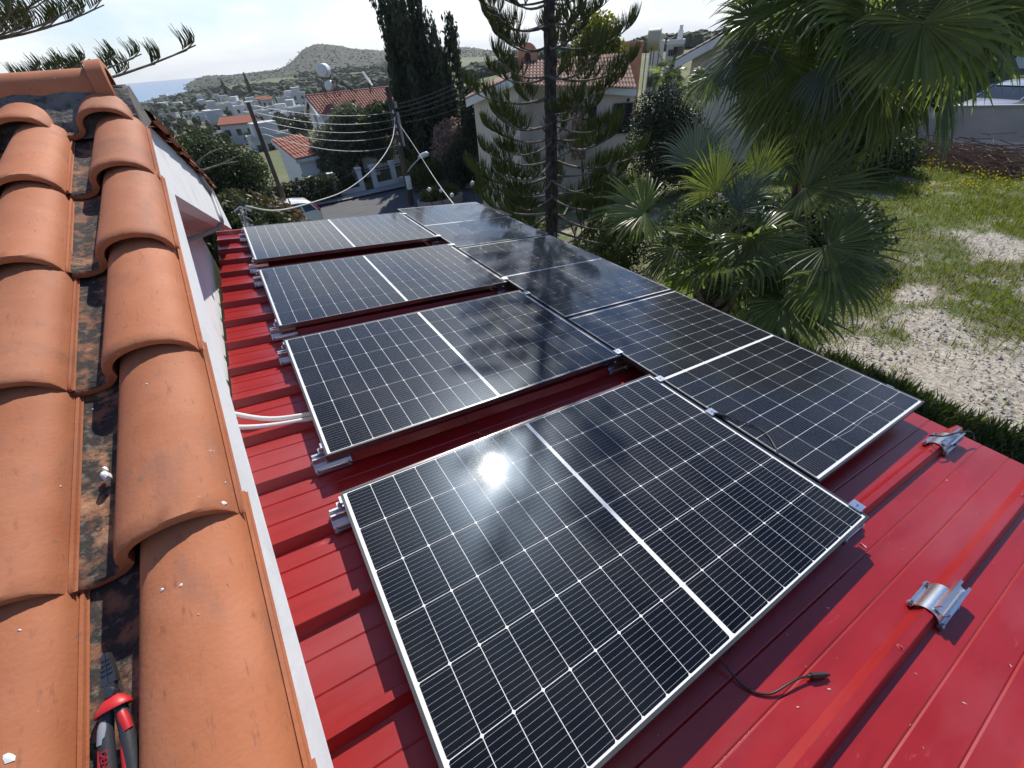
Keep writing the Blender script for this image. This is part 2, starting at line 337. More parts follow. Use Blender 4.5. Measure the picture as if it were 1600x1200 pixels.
mb = MB(); mb.prism([(-1.0, -3.3), (5.0, -3.3), (5.0, zl(5.0) + .03), (2.03, zl(2.03) + .03), (-1.0, zl(-1.0) + .03)], -.42, -.36)
obj('gable_wall', mb, M_['white'], house, HB)
mb = MB(); mb.box(-4, -.44, 4.85, 4.98, -3.3, .02); mb.box(-4, -.44, -1.0, -.87, -3.3, .1); mb.box(-4, -3.9, -.8, 4.8, -3.3, .1)
obj('outer_wall', mb, M_['white'], house, HB)
mb = MB(); mb.prism([(-1.1, zu(-1.1) - .05), (YR, zu(YR) - .05), (4.95, zu(4.95) - .05), (4.95, zu(4.95) - .02), (YR, zu(YR) - .02), (-1.1, zu(-1.1) - .02)], -2.6, -.175)
obj('roof_deck', mb, M_['soffit'], house, HB)
mb = MB()
pth = [onx(312, 274, -.088), onx(317, 283, -.088), onx(327, 296, -.088), onx(336, 318, -.088), onx(344, 340, -.088)]
e = pth[-1]; pth += [e + Vector((-.005, .03, -.05)), e + Vector((-.06, .05, -.085)), e + Vector((-.15, -.1, -.07)), e + Vector((-.26, -.5, .01))]
sm = []
for i in range(len(pth) - 1):
    for k in range(4): sm.append(pth[i].lerp(pth[i + 1], k / 4))
sm.append(pth[-1])
for _ in range(3): sm = [sm[0]] + [(sm[i - 1] + sm[i] + sm[i + 1]) / 3 for i in range(1, len(sm) - 1)] + [sm[-1]]
obj('conduit', mb.tube(sm, .017, 8), M_['gcable'], house, HB, 60)

# ================================================================== red metal lean-to roof
RP, RK, R0 = .3375, -.022, .088        # rib pitch, skew, position of rib 0 at u = 0
SH = PF @ Matrix.Rotation(math.atan(RK), 4, 'Z')
def rib(u, k): return R0 + RP * k + RK * u
carport = thing('metal_carport', 'red ribbed metal lean-to roof fixed along the white gable wall', 'carport', T(1.3, 1.8, -3.2))
CB = carport.matrix_basis.inverted()
NP, NR = -.128, -.088
def sheet(k0, k1, ue):
    mb = MB(); pr = []
    for k in range(k0, k1):
        c = R0 + RP * k; last = (k == k1 - 1)
        pr += [(c - .031, NP), (c - .0125, NR), (c + .0125, NR), (c + .031, NP)]
        for q in (.115, .222):
            pr += [(c + q - .006, NP), (c + q - .001, NP - .0032), (c + q + .004, NP)]
    c = R0 + RP * k1; pr += [(c - .033, NP - .001), (c - .0145, NR - .0015), (c + .011, NR - .0015), (c + .017, NR - .012)]
    us = [-.375, .5, 1.4, 2.3, ue]
    for u in us:
        for v, n in pr: mb.v.append((u, v, n))
    n = len(pr)
    for j in range(len(us) - 1):
        for i in range(n - 1): mb.f.append((j * n + i, (j + 1) * n + i, (j + 1) * n + i + 1, j * n + i + 1)); mb.m.append(0)
    return mb
for i, k in enumerate(range(-7, 16, 3)):
    obj('roof_sheet', sheet(k, min(k + 3, 16), 2.955 + random.uniform(-.006, .012)), M_['red'], carport, CB @ SH)
scr = MB().lathe([(0, .006), (.004, .006), (.0055, .002), (.011, .001), (.011, 0)], 6).mesh('roof_screw', M_['screw'], 40)
for k in range(-4, 16):
    for u in (.28, 1.38, 2.6, 2.9):
        link('roof_screw', scr, carport, CB @ SH @ T(u + random.uniform(-.02, .02), R0 + RP * k, NR + .0005))
mb = MB()
for u in (.3, 1.4, 2.6): mb.box(u - .03, u + .03, -2.2, 5.3, -.21, -.135)
obj('purlin', mb, M_['iron'], carport, CB @ PF)
mb = MB(); mb.box(2.70, 2.80, -2.2, 5.3, -.70, -.56); obj('eave_beam', mb, M_['iron'], carport, CB)
for v in (-2, .5, 3, 5.2):
    mb = MB(); mb.box(2.70, 2.80, v - .05, v + .05, -3.3, -.702); obj('post', mb, M_['iron'], carport, CB)
struct_debris = MB()
rr = random.Random(3)
for i in range(100):                   # swarf, flakes and dry bits lying on the sheets
    u = rr.uniform(.0, 2.9); k = rr.randrange(-5, 3); v = R0 + RP * k + rr.uniform(.045, .30); L = rr.uniform(.0015, .005) if i > 10 else rr.uniform(.006, .012); a = rr.uniform(0, 6.3)
    d = Vector((math.cos(a), math.sin(a), 0)) * L; s = Vector((-d.y, d.x, 0)) * rr.uniform(.15, .5); c = Vector((u, v, NP + .0015))
    struct_debris.add([c - d - s, c + d - s, c + d + s * .5 + Vector((0, 0, L * .4)), c - d + s], [(0, 1, 2, 3)])
dbm = mat('pale_swarf', (.62, .52, .46), .8, rnd=.1)
stuff(tag(obj('roof_debris', struct_debris, dbm, None, SH), 'pale flakes and swarf scattered over the red metal sheets', 'debris'))

# ================================================================== solar panels
LN, WD, HT = 1.722, 1.134, .030
M_['back'] = mat('white_backsheet', (.70, .71, .72), .5, coat=1, coat_rough=.06)
def cell_mat():
    m = mat('silicon_cell', (.0055, .0065, .011), .30, spec=.13, coat=1, coat_rough=.06); t = m.node_tree; L = t.links.new
    b = next(n for n in t.nodes if n.type == 'BSDF_PRINCIPLED'); tcn = t.nodes.new('ShaderNodeTexCoord'); s = t.nodes.new('ShaderNodeSeparateXYZ'); L(tcn.outputs['Object'], s.inputs[0])
    def mth(op, a, v):
        n = t.nodes.new('ShaderNodeMath'); n.operation = op; L(a, n.inputs[0])
        if v is not None: n.inputs[1].default_value = v
        return n.outputs[0]
    b.inputs['Specular Tint'].default_value = (.45, .68, 1, 1)
    f = mth('FRACT', mth('ADD', mth('MULTIPLY', s.outputs[1], 1 / .01655), .5 + 100), None)
    line = mth('LESS_THAN', mth('ABSOLUTE', mth('SUBTRACT', f, .5), None), .018)
    oi = t.nodes.new('ShaderNodeObjectInfo')
    mr = t.nodes.new('ShaderNodeMapRange'); mr.inputs[3].default_value = .7; mr.inputs[4].default_value = 1.6; L(oi.outputs['Random'], mr.inputs[0])
    h = t.nodes.new('ShaderNodeHueSaturation'); h.inputs['Color'].default_value = (.0022, .0025, .004, 1); L(mr.outputs[0], h.inputs['Value'])
    mxn = t.nodes.new('ShaderNodeMix'); mxn.data_type = 'RGBA'; L(line, mxn.inputs[0]); L(h.outputs[0], mxn.inputs[6]); mxn.inputs[7].default_value = (.34, .345, .35, 1); L(mxn.outputs[2], b.inputs['Base Color'])
    g_ = t.nodes.new('ShaderNodeNewGeometry'); nz = t.nodes.new('ShaderNodeTexNoise'); nz.inputs['Scale'].default_value = 3.2; nz.inputs['Detail'].default_value = 7; L(g_.outputs['Position'], nz.inputs['Vector'])
    cr = t.nodes.new('ShaderNodeMapRange'); cr.inputs[1].default_value = .35; cr.inputs[2].default_value = .7; cr.inputs[3].default_value = .045; cr.inputs[4].default_value = .105; L(nz.outputs[0], cr.inputs[0]); L(cr.outputs[0], b.inputs['Coat Roughness'])
    du = t.nodes.new('ShaderNodeMix'); du.data_type = 'RGBA'; df = t.nodes.new('ShaderNodeMapRange'); df.inputs[1].default_value = .45; df.inputs[2].default_value = .8; df.inputs[3].default_value = 0; df.inputs[4].default_value = .05; L(nz.outputs[0], df.inputs[0]); L(df.outputs[0], du.inputs[0]); L(mxn.outputs[2], du.inputs[6]); du.inputs[7].default_value = (.30, .27, .24, 1); L(du.outputs[2], b.inputs['Base Color'])
    return m
M_['cell'] = cell_mat()
CW, CH, ch = .0903, .1819, .0042
def cell_mesh():
    a, b = CW / 2, CH / 2; p = [(-a + ch, -b), (a - ch, -b), (a, -b + ch), (a, b - ch), (a - ch, b), (-a + ch, b), (-a, b - ch), (-a, -b + ch)]
    return MB().prism(p, -.00025, .00025, 0, None, 'z').mesh('solar_cell', M_['cell'])
CM = cell_mesh()
def frame_bars():
    out_ = []; l, w_, t = LN, WD, .0095
    def bar(x0, x1, y0, y1): return MB().box(x0, x1, y0, y1, -HT, 0)
    return [bar(0, l, 0, t), bar(0, l, w_ - t, w_), bar(0, t, t, w_ - t), bar(l - t, l, t, w_ - t)]
FB = [b.mesh('frame_bar', M_['pframe']) for b in frame_bars()]
BS = MB().box(.0096, LN - .0096, .0096, WD - .0096, -.0065, -.0024).mesh('backsheet', M_['back'])
JB = MB().box(LN / 2 - .06, LN / 2 + .06, WD - .12, WD - .06, -.028, -.0066).mesh('junction_box', M_['cable'])
def panel(M, label):
    t = thing('solar_panel', label, 'solar panel', M, 'solar panels on the red roof')
    for f in FB: link('frame_bar', f, t)
    link('backsheet', BS, t); link('junction_box', JB, t)
    for i in range(18):
        x = (LN - .016) / 2 - 8.5 * .0925 + .0925 * i + (.016 if i > 8 else 0)
        for j in range(6):
            y = WD / 2 - 2.5 * .1842 + .1842 * j
            link('solar_cell', CM, t, T(x, y, -.0021))
    return t
LV = [0, 1.360, 2.6892, 4.0847]
for v, lb in zip(LV, ['nearest solar panel, lying crosswise, with the sun glinting in its glass', 'second crosswise solar panel, behind the one with the sun glint', 'third crosswise solar panel, between the second and the farthest one', 'farthest crosswise solar panel, its glass reflecting pale blue sky']):
    panel(PF @ T(0, v, 0) @ RZ(random.uniform(-.0015, .0015)), lb)
UR, RV = 1.7415, [.1954, 1.9375, 3.680]
for v, lb in zip(RV, ['nearest lengthwise solar panel, beside the bare red sheet, with a faint white streak', 'middle lengthwise solar panel of the right row, reflecting the conifer trunk', 'farthest lengthwise solar panel of the right row, reflecting the sky']):
    panel(PF @ T(UR + WD, v, 0) @ RZ(PI / 2), lb)
# faint scratch of white residue on the nearest lengthwise panel
mb = MB(); sc = [(1300, 688), (1330, 672), (1350, 655), (1375, 642), (1398, 628)]
def onp(x, y, n):
    r = ray(x, y); nn = PF.to_3x3() @ Vector((0, 0, 1)); o = P(0, 0, n); return CAM + r * ((o - CAM).dot(nn) / r.dot(nn))
q = [onp(x, y, -.0012) for x, y in sc]; u_ = (PF.to_3x3() @ Vector((.7, .7, 0))) * .0012
for i in range(len(q) - 1): mb.add([q[i] - u_, q[i + 1] - u_, q[i + 1] + u_, q[i] + u_], [(0, 1, 2, 3)])
tag(obj('residue_streak', mb, mat('white_residue', (.35, .35, .36), .8)), 'thin white streak on the glass of the nearest lengthwise panel', 'streak')

# ================================================================== rail clamps
def saddle_mesh():
    mb = MB(); n = 14; r0, r1 = .0400, .0370; zc = -.034
    for x in (-.078, .078):
        for r in (r0, r1):
            for i in range(n + 1):
                t = R(8) + R(164) * i / n; mb.v.append((x, r * math.cos(t), zc + r * math.sin(t) * 1.02))
    k = n + 1
    for i in range(n):
        mb.f += [(i, i + 1, 2 * k + i + 1, 2 * k + i), (k + i, 3 * k + i, 3 * k + i + 1, k + i + 1), (i, k + i, k + i + 1, i + 1), (2 * k + i, 2 * k + i + 1, 3 * k + i + 1, 3 * k + i)]; mb.m += [0] * 4
    for s in (-1, 1):
        mb.box(-.078, .078, min(s * .0365, s * .0500), max(s * .0365, s * .0500), -.0335, -.0300)
        mb.box(-.078, .078, min(s * .0475, s * .0500), max(s * .0475, s * .0500), -.0298, -.022)
    return mb.mesh('saddle', M_['alu'], 40)
SAD = saddle_mesh()
def rail_mesh(L):
    w2, h, t = .018, .024, .0035; mb = MB()
    poly = [(-w2, 0), (w2, 0), (w2, h), (w2 - .008, h), (w2 - .008, h - t), (w2 - t, h - t), (w2 - t, t), (-w2 + t, t), (-w2 + t, h - t), (-w2 + .008, h - t), (-w2 + .008, h), (-w2, h)]
    b = len(poly)
    for x in (0, L):
        for y, z in poly: mb.v.append((x, y, z))
    for i in range(b): mb.f.append((i, (i + 1) % b, b + (i + 1) % b, b + i)); mb.m.append(0)
    mb.f.append(tuple(range(b))[::-1]); mb.f.append(tuple(range(b, 2 * b))); mb.m += [0, 0]
    return mb.mesh('rail', M_['alu'])
RAIL, RAILS = rail_mesh(.185), rail_mesh(.15)
BOLT = MB().lathe([(0, .016), (.004, .016), (.004, .007), (.0085, .0065), (.0085, 0), (.011, 0), (.011, -.002), (0, -.002)], 6).mesh('bolt', M_['bolt'])
ENDC = MB().prism([(0, -.032), (.018, -.032), (.018, -.006), (.030, -.006), (.030, -.002), (.014, -.002), (.014, -.028), (0, -.028)], -.017, .017, 0, None, 'y').mesh('end_clamp', M_['alu'])
# end_clamp: x towards the panel; MIDC: flat plate bridging two frames
MIDC = MB().prism([(-.024, .002), (-.012, .002), (-.009, -.004), (.009, -.004), (.012, .002), (.024, .002), (.024, .006), (-.024, .006)], -.022, .022, 0, None, 'y').mesh('mid_clamp', M_['alu'])
GRP = 'rail clamps on the roof ribs'
def clamp(u, k, label, kind, du=0.0):
    v = rib(u, k); t = thing('rail_clamp', label, 'clamp', PF @ T(u, v, NR + .0008) @ RZ(math.atan(RK)), GRP)
    link('saddle', SAD, t)
    for x in (-.066, .066):
        for y in (-.0445, .0445): link('bolt', BOLT, t, T(x, y, -.030))
    if kind == 'free':
        link('rail', RAIL, t, T(-.062, -.017, .0075) @ Matrix.Rotation(R(18), 4, 'X'))
    else:
        link('rail', RAILS, t, T(-.075, 0, .0075))
        if kind == 'endL': link('end_clamp', ENDC, t, T(du - .022, 0, .0875)); link('bolt', BOLT, t, T(du - .012, 0, .0598) @ Matrix.Scale(.9, 4))
        if kind == 'endR': link('end_clamp', ENDC, t, T(du + .022, 0, .0875) @ RZ(PI)); link('bolt', BOLT, t, T(du + .012, 0, .0598) @ Matrix.Scale(.9, 4))
        if kind == 'mid': link('mid_clamp', MIDC, t, T(du, 0, .0885)); link('bolt', BOLT, t, T(du, 0, .0855) @ Matrix.Scale(.9, 4))
    return t
left = [(3, 'silver rail clamp at the left rear corner of the nearest panel'), (4, 'silver rail clamp at the left front corner of the second crosswise panel'), (7, 'silver rail clamp at the left rear corner of the second crosswise panel'),
        (8, 'silver rail clamp at the left front corner of the third crosswise panel'), (11, 'silver rail clamp at the left rear corner of the third crosswise panel'), (12, 'silver rail clamp at the left front corner of the farthest crosswise panel'),
        (15, 'silver rail clamp at the left rear corner of the farthest crosswise panel'), (0, 'silver rail clamp under the left front corner of the nearest panel')]
for k, lb in left: clamp(.022, k, lb, 'endL', -.022)
mids = [(0, 'mid clamp at the right front corner of the nearest panel'), (3, 'silver mid clamp beside the right rear corner of the nearest panel'), (4, 'silver mid clamp beside the right front corner of the second crosswise panel'),
        (7, 'silver mid clamp beside the right rear corner of the second crosswise panel'), (8, 'silver mid clamp beside the right front corner of the third crosswise panel'), (11, 'silver mid clamp beside the right rear corner of the third crosswise panel'),
        (12, 'silver mid clamp beside the right front corner of the farthest crosswise panel'), (15, 'silver mid clamp beside the right rear corner of the farthest crosswise panel')]
for k, lb in mids: clamp(1.7318, k, lb, 'mid', 0)
clamp(1.7318, 2, 'silver mid clamp where the black lead crosses onto the lengthwise panel', 'mid', 0)
for k, lb in [(1, 'small silver clamp on the outer edge of the nearest lengthwise panel'), (5, 'small silver outer clamp just before the joint of near and middle lengthwise panels'), (6, 'small silver outer clamp just past the joint of near and middle lengthwise panels'), (11, 'small silver clamp on the outer edge at the far lengthwise panel')]:
    clamp(2.878, k, lb, 'endR', 0)
clamp(1.655, -1, 'loose silver rail clamp alone on the bare red rib at lower right', 'free')
clamp(2.745, 0, 'loose silver rail clamp at the roof edge with a black loop round it', 'free')

# ================================================================== cables
def smooth(pts, it=3, sub=5):
    pts = [Vector(p) for p in pts]; q = []
    for i in range(len(pts) - 1):
        for k in range(sub): q.append(pts[i].lerp(pts[i + 1], k / sub))
    q.append(pts[-1])
    for _ in range(it * 2): q = [q[0]] + [(q[i - 1] + q[i] * 2 + q[i + 1]) / 4 for i in range(1, len(q) - 1)] + [q[-1]]
    return q
def plug(parent, p, d, up):
    mb = MB(); d = Vector(d).normalized(); p = Vector(p); mb.tube([p - d * .012, p, p + d * .001, p + d * .03, p + d * .031, p + d * .05, p + d * .051, p + d * .062], [.0045, .0055, .0085, .0085, .0072, .0078, .0045, .0042], 8)
    obj('plug', mb, M_['cable'], parent, None, 40)
c = tag(obj('panel_lead', MB().tube(smooth([P(.80, .08, -.06), P(.83, .02, -.075), P(.84, -.04, -.115), P(.845, -.09, -.1225), P(.89, -.135, -.1225), P(.95, -.145, -.110), P(1.005, -.155, -.108), P(1.045, -.172, -.114)]), .0032, 7), M_['cable'], None, None, 60),
    'black lead with a plug lying on the red sheet in front of the nearest panel', 'cable')
plug(c, P(1.045, -.172, -.114), (P(1.1, -.20, -.1165) - P(1.045, -.172, -.114)), (0, 0, 1))
c = tag(obj('lead_coil', MB().tube(smooth([P(.86 + .05 * math.cos(a), .03 + .035 * math.sin(a), -.085 + .004 * a) for a in [i * .5 for i in range(22)]], 1, 2), .003, 6), M_['cable'], None, None, 60), 'small coil of black lead tucked under the front edge of the nearest panel', 'cable')
c = tag(obj('panel_lead', MB().tube(smooth([P(1.765, .655, .007), P(1.80, .59, .006), P(1.835, .545, .005), P(1.82, .47, .005), P(1.765, .405, .006), P(1.735, .365, -.004), P(1.73, .33, -.03)]), .003, 7), M_['cable'], None, None, 60),
    'black lead curving over the edge of the nearest lengthwise panel', 'cable')
plug(c, P(1.762, .662, .009), P(1.728, .71, .009) - P(1.762, .662, .009), (0, 0, 1))
tag(obj('cable_loop', MB().tube(smooth([P(2.66, .075, -.06), P(2.63, .06, -.03), P(2.66, .035, -.035), P(2.75, .02, -.045), P(2.86, -.005, -.055), P(2.93, -.03, -.065), P(2.90, -.055, -.09)]), .004, 7), M_['cable'], None, None, 60), 'black cable looped over the loose clamp at the roof edge', 'cable')
tag(obj('thin_lead', MB().tube(smooth([P(.66, 1.40, -.06), P(.67, 1.33, -.10), P(.70, 1.22, -.11), P(.80, 1.15, -.07), P(.85, 1.10, -.04)]), .0026, 6), M_['cable'], None, None, 60), 'thin black lead in the gap behind the nearest panel', 'cable')
tag(obj('white_conduit', MB().tube(smooth([P(-.40, 1.99, -.03), P(-.31, 1.955, -.075), P(-.18, 1.84, -.083), P(-.01, 1.785, -.078), P(.2, 1.77, -.07), P(.5, 1.8, -.07)]), .012, 10), M_['wcable'], None, None, 60), 'upper of two white conduits crossing the red sheet under the second panel', 'conduit')
tag(obj('white_conduit', MB().tube(smooth([P(-.40, 1.88, -.04), P(-.31, 1.85, -.085), P(-.16, 1.795, -.09), P(-.01, 1.765, -.09), P(.2, 1.74, -.085), P(.5, 1.72, -.08)]), .012, 10), M_['wcable'], None, None, 60), 'lower of two white conduits crossing the red sheet under the second panel', 'conduit')

# ================================================================== pliers and crumb in the tile channel
PL = NEAR @ T(-.2235, .346, .020) @ RZ(R(-89.5)) @ Matrix.Rotation(R(5), 4, 'Y') @ Matrix.Scale(.86, 4)        # local x: from the tip to the handles
red = mat('red_grip', (.52, .02, .022), .42); grey = mat('dark_grey_grip', (.035, .037, .042), .5, bump=(200, .2, .001)); steel = mat('blackened_steel', (.13, .13, .135), .38, metal=.8, bump=(90, .2, .001)); lg = mat('grey_grip_insert', (.30, .31, .33), .45)
pl = thing('pliers', 'pliers with red and dark grey grips lying in the channel between tiles', 'pliers', PL)
for s in (-1, 1):
    mb = MB(); prof = [(0, .0018), (.006, .0032), (.02, .0056), (.032, .0070), (.040, .0072)]
    for x, h in prof: mb.v += [(x, s * .0004, -.0045), (x, s * (h + .001), -.0045), (x, s * (h + .001), .0045), (x, s * .0004, .0045)]
    for i in range(4):
        for k in range(4): mb.f.append((i * 4 + k, i * 4 + (k + 1) % 4, i * 4 + 4 + (k + 1) % 4, i * 4 + 4 + k)); mb.m.append(0)
    mb.f += [(0, 1, 2, 3), (16, 17, 18, 19)]; mb.m += [0, 0]
    for i in range(4): mb.box(.007 + i * .006, .0095 + i * .006, s * .001, s * (.0046 + .0006 * i), .0046, .0058)
    obj('jaw', mb, steel, pl)
mb = MB(); mb.lathe([(0, .0066), (.0055, .0064), (.0065, .005), (.0065, -.006)], 12, 0, T(.051, 0, 0)); mb.box(.039, .068, -.006, .006, -.0040, .0042); obj('pivot', mb, steel, pl, None, 40)
for s in (-1, 1):
    mb = MB(); mb.tube([(.066, s * .004, 0), (.075, s * .0075, 0), (.10, s * .0105, 0), (.14, s * .0120, 0), (.19, s * .0120, 0), (.235, s * .011, 0), (.245, s * .010, 0)], [.006, .0072, .0078, .0086, .009, .0078, .003], 10)
    h = obj('handle', mb, grey, pl, None, 60)
    mb = MB(); mb.tube([(.080, s * .0088, .0028), (.088, s * .0105, .003), (.104, s * .0135, .0028)], [.005, .0062, .0056], 8); obj('collar', mb, red if s > 0 else lg, pl, None, 50)
    mb = MB(); mb.tube([(.108, s * .0112 - .0045, .003), (.15, s * .0125 - .0045, .0045), (.21, s * .0115 - .0045, .003)], [.003, .0045, .003], 8); obj('grip_strip', mb, red, pl, None, 50)
def text(s, size, M, m, parent, depth=.0004):
    cu = bpy.data.curves.new('lettering', 'FONT'); cu.body = s; cu.size = size; cu.extrude = depth; o = bpy.data.objects.new('lettering', cu); col.objects.link(o)
    dg = bpy.context.evaluated_depsgraph_get(); me = bpy.data.meshes.new_from_object(o.evaluated_get(dg)); bpy.data.objects.remove(o); me.materials.clear(); me.materials.append(m)
    return link('lettering', me, parent, M)
mb = MB(); mb.lathe([(.007, .056), (.0125, .060), (.0175, .066), (.0205, .0715), (.0200, .0730), (.0160, .0695), (.0095, .0655)], 22, 0, Matrix.Rotation(PI / 2, 4, 'Y') @ Matrix.Diagonal((.62, 1, 1, 1))); obj('guard', mb, red, pl, None, 50)
text('DENN', .0095, T(.112, -.0128, .0092), red, pl)
mb = MB(); mb.lathe([(0, -.007), (.004, -.006), (.0055, 0), (.0045, .006), (.002, .0085), (0, .009)], 7); mb.lathe([(0, -.004), (.003, -.003), (.0035, .001), (0, .005)], 6, 0, T(.003, .0090, -.001)); 
tag(obj('plaster_crumb', mb, mat('plaster', (.78, .77, .74), .9), None, NEAR @ T(-.226, .620, -.004) @ RZ(.35) @ Matrix.Diagonal((1.1, 1.7, 1, 1))), 'white plaster crumb lying in the dark channel between the tiles', 'crumb')
bpy.context.view_layer.update(); dgr = bpy.context.evaluated_depsgraph_get(); wp = mat('paint_splash', (.72, .71, .70), .7)
for (px, py, sz) in [(254, 921, .0032), (283, 914, .0026), (12, 1186, .0065), (350, 786, .004), (229, 600, .0022), (160, 455, .0025), (352, 754, .002), (30, 985, .002), (95, 760, .0018), (285, 565, .002), (310, 960, .0012), (145, 640, .002)]:
    ok, loc, nor, *_ = scene.ray_cast(dgr, CAM, ray(px, py))
    if not ok: continue
    mb = MB(); rr_ = random.Random(px); ring = [sz * .72 * rr_.uniform(.5, 1.3) for _ in range(9)]
    mb.v = [(r_ * math.cos(k * .698), r_ * math.sin(k * .698) * 1.3, 0) for k, r_ in enumerate(ring)] + [(0, 0, .0009)]
    mb.f = [(k, (k + 1) % 9, 9) for k in range(9)]; mb.m = [0] * 9
    z_ = Vector(nor); x_ = z_.orthogonal(); obj('paint_fleck', mb, wp, house, HB @ frame(loc + z_ * .0006, x_, z_))

# ================================================================== terrain, road, sea, hill
DD = [0, 4, 8, 14, 20, 28, 36, 50, 80, 130, 220, 350, 550, 800, 1200, 2000]
TA = [(-70, [-3.3, -3.3, -3.4, -4.2, -5, -6, -7, -8.5, -10.5, -13, -17, -20, -24, -30, -44, -70]),
      (-5, [-3.3, -3.3, -3.4, -4.4, -5.3, -6.2, -7, -8.5, -10.5, -13, -16.5, -19, -22, -30, -44, -70]),
      (5, [-3.3, -3.3, -3.5, -4.8, -5.8, -6.2, -6.4, -7.8, -10, -13, -16, -17.5, -13, -8, -8, -60]),
      (14, [-3.3, -3.3, -3.6, -5.0, -6.0, -6.25, -6.3, -6.8, -8.5, -11, -14, -15, -12, -7, -5, -60]),
      (25, [-3.3, -3.3, -3.5, -4.8, -5.6, -6.1, -6.2, -6.2, -7, -8, -9, -8, -6, -3, 0, -50]),
      (36, [-3.3, -3.3, -3.4, -4.4, -5.0, -5.2, -5.1, -5, -4.5, -4, -4, -6, -10, -10, -10, -10]),
      (48, [-3.2, -3.2, -3.3, -3.8, -4.1, -4.2, -4, -4, -3.6, -3, -3, -6, -10, -10, -10, -10]),
      (60, [-3.1, -3.1, -3.1, -3.15, -3.15, -3.1, -2.6, -2.2, -2, -1.5, -1, -3, -6, -6, -6, -6]),
      (72, [-3.1, -3.1, -3.1, -3.1, -3.05, -2.85, -1.4, -1.2, -1, 0, 3, 6, 8, 8, 10, 10]),
      (150, [-3.1, -3.1, -3.1, -3.1, -3.1, -2.9, -1.5, -1.2, -1, 0, 3, 6, 8, 8, 10, 10])]
def interp(xs, ys, x):
    if x <= xs[0]: return ys[0]
    for i in range(len(xs) - 1):
        if x <= xs[i + 1]:
            t = (x - xs[i]) / (xs[i + 1] - xs[i]); return ys[i] * (1 - t) + ys[i + 1] * t
    return ys[-1]
AZ = [a for a, _ in TA]
def ground(x, y):
    dx_, dy_ = x - CAM.x, y - CAM.y; d = math.hypot(dx_, dy_); a = math.degrees(math.atan2(dx_, dy_))
    return interp(AZ, [interp(DD, r, d) for _, r in TA], a)
def hit(px, py, dmin=4):
    r = ray(px, py); d = dmin; k = 1 / math.hypot(r.x, r.y)
    while d < 3000:
        p = CAM + r * (d * k)
        if p.z < ground(p.x, p.y): return Vector((p.x, p.y, ground(p.x, p.y)))
        d *= 1.012
    return CAM + r * (d * k)
def onground(px, py_unused, d):
    p = at(px, py_unused, d); return Vector((p.x, p.y, ground(p.x, p.y)))
GR = [(8.6, .6, 1.6, 2.1), (9.6, -.6, 2.1, 1.3), (8.1, 1.7, 1.0, .9), (9.6, 1.4, 1.2, .7), (14.8, 2.0, 1.5, .7), (10.9, 2.2, .8, .35), (7.9, -1.8, 1.5, 1.4), (11.2, -2.5, 2.5, 1.2)]
def gravel(x, y):
    m = 0
    for cx, cy, rx, ry in GR:
        m = max(m, 1.08 - math.hypot((x - cx) / rx, (y - cy) / ry))
    m += .55 * noise.noise((x * .9, y * .9, 3)) + .35 * noise.noise((x * 2.6, y * 2.6, 5)) + .2 * noise.noise((x * 7, y * 7, 9))
    return max(0, min(1, m * 1.6))
def lush(x, y):
    s = max(0, min(1, (x - 14.0) / 3)) if y > -10 else 0
    near = max(0, min(1, (7.6 + .3 * noise.noise((y * 1.5, 1, 2)) - x) / .35))
    return max(s * (.75 + .5 * noise.noise((x * .5, y * .5, 8))), near)
rad = [1.5]
while rad[-1] < 2300: rad.append(rad[-1] * (1.022 if rad[-1] < 26 else 1.06))
azs = []; a = -75
while a <= 150: azs.append(a); a += .42 if 20 < a < 110 else .9
vs_, fs_, c1, c2, c3 = [], [], [], [], []
for r in rad:
    for a in azs:
        x = CAM.x + r * math.sin(R(a)); y = CAM.y + r * math.cos(R(a)); z = ground(x, y)
        if 3 < x < 30 and y < 14: z += .05 * noise.noise((x * .8, y * .8, 0)) + .02 * noise.noise((x * 3, y * 3, 1))
        elif r > 60: z += (r * .004) * noise.noise((x / r * 9 + 3, y / r * 9, r * .012))
        vs_.append((x, y, z)); near = x > 3 and r < 26
        c1.append(gravel(x, y) if near else 0); c2.append(lush(x, y) if near else .3)
        f = 0
        if 420 < r < 760 and -3 < a < 24: f = max(0, min(1, 2.2 * noise.noise((a * .22, r * .013, 7)) + .55))
        c3.append(f)
nA = len(azs)
for i in range(len(rad) - 1):
    for j in range(nA - 1): fs_.append((i * nA + j, i * nA + j + 1, (i + 1) * nA + j + 1, (i + 1) * nA + j))
me = bpy.data.meshes.new('ground'); me.from_pydata(vs_, [], fs_)
for nm, dat in (('gravel', c1), ('lush', c2), ('field', c3)):
    at_ = me.attributes.new(nm, 'FLOAT', 'POINT'); at_.data.foreach_set('value', dat)
gm = mat('rough_ground', (.13, .12, .06), .95, var=[(.9, (.075, .10, .022), .40, .56), (5, (.16, .13, .085), .55, .7), (.05, (.20, .17, .115), .52, .66)], coord='Object', bump=(14, .6, .05))
t = gm.node_tree; L = t.links.new; b = next(n for n in t.nodes if n.type == 'BSDF_PRINCIPLED'); cur = b.inputs['Base Color'].links[0].from_socket
tcn = t.nodes.new('ShaderNodeTexCoord')
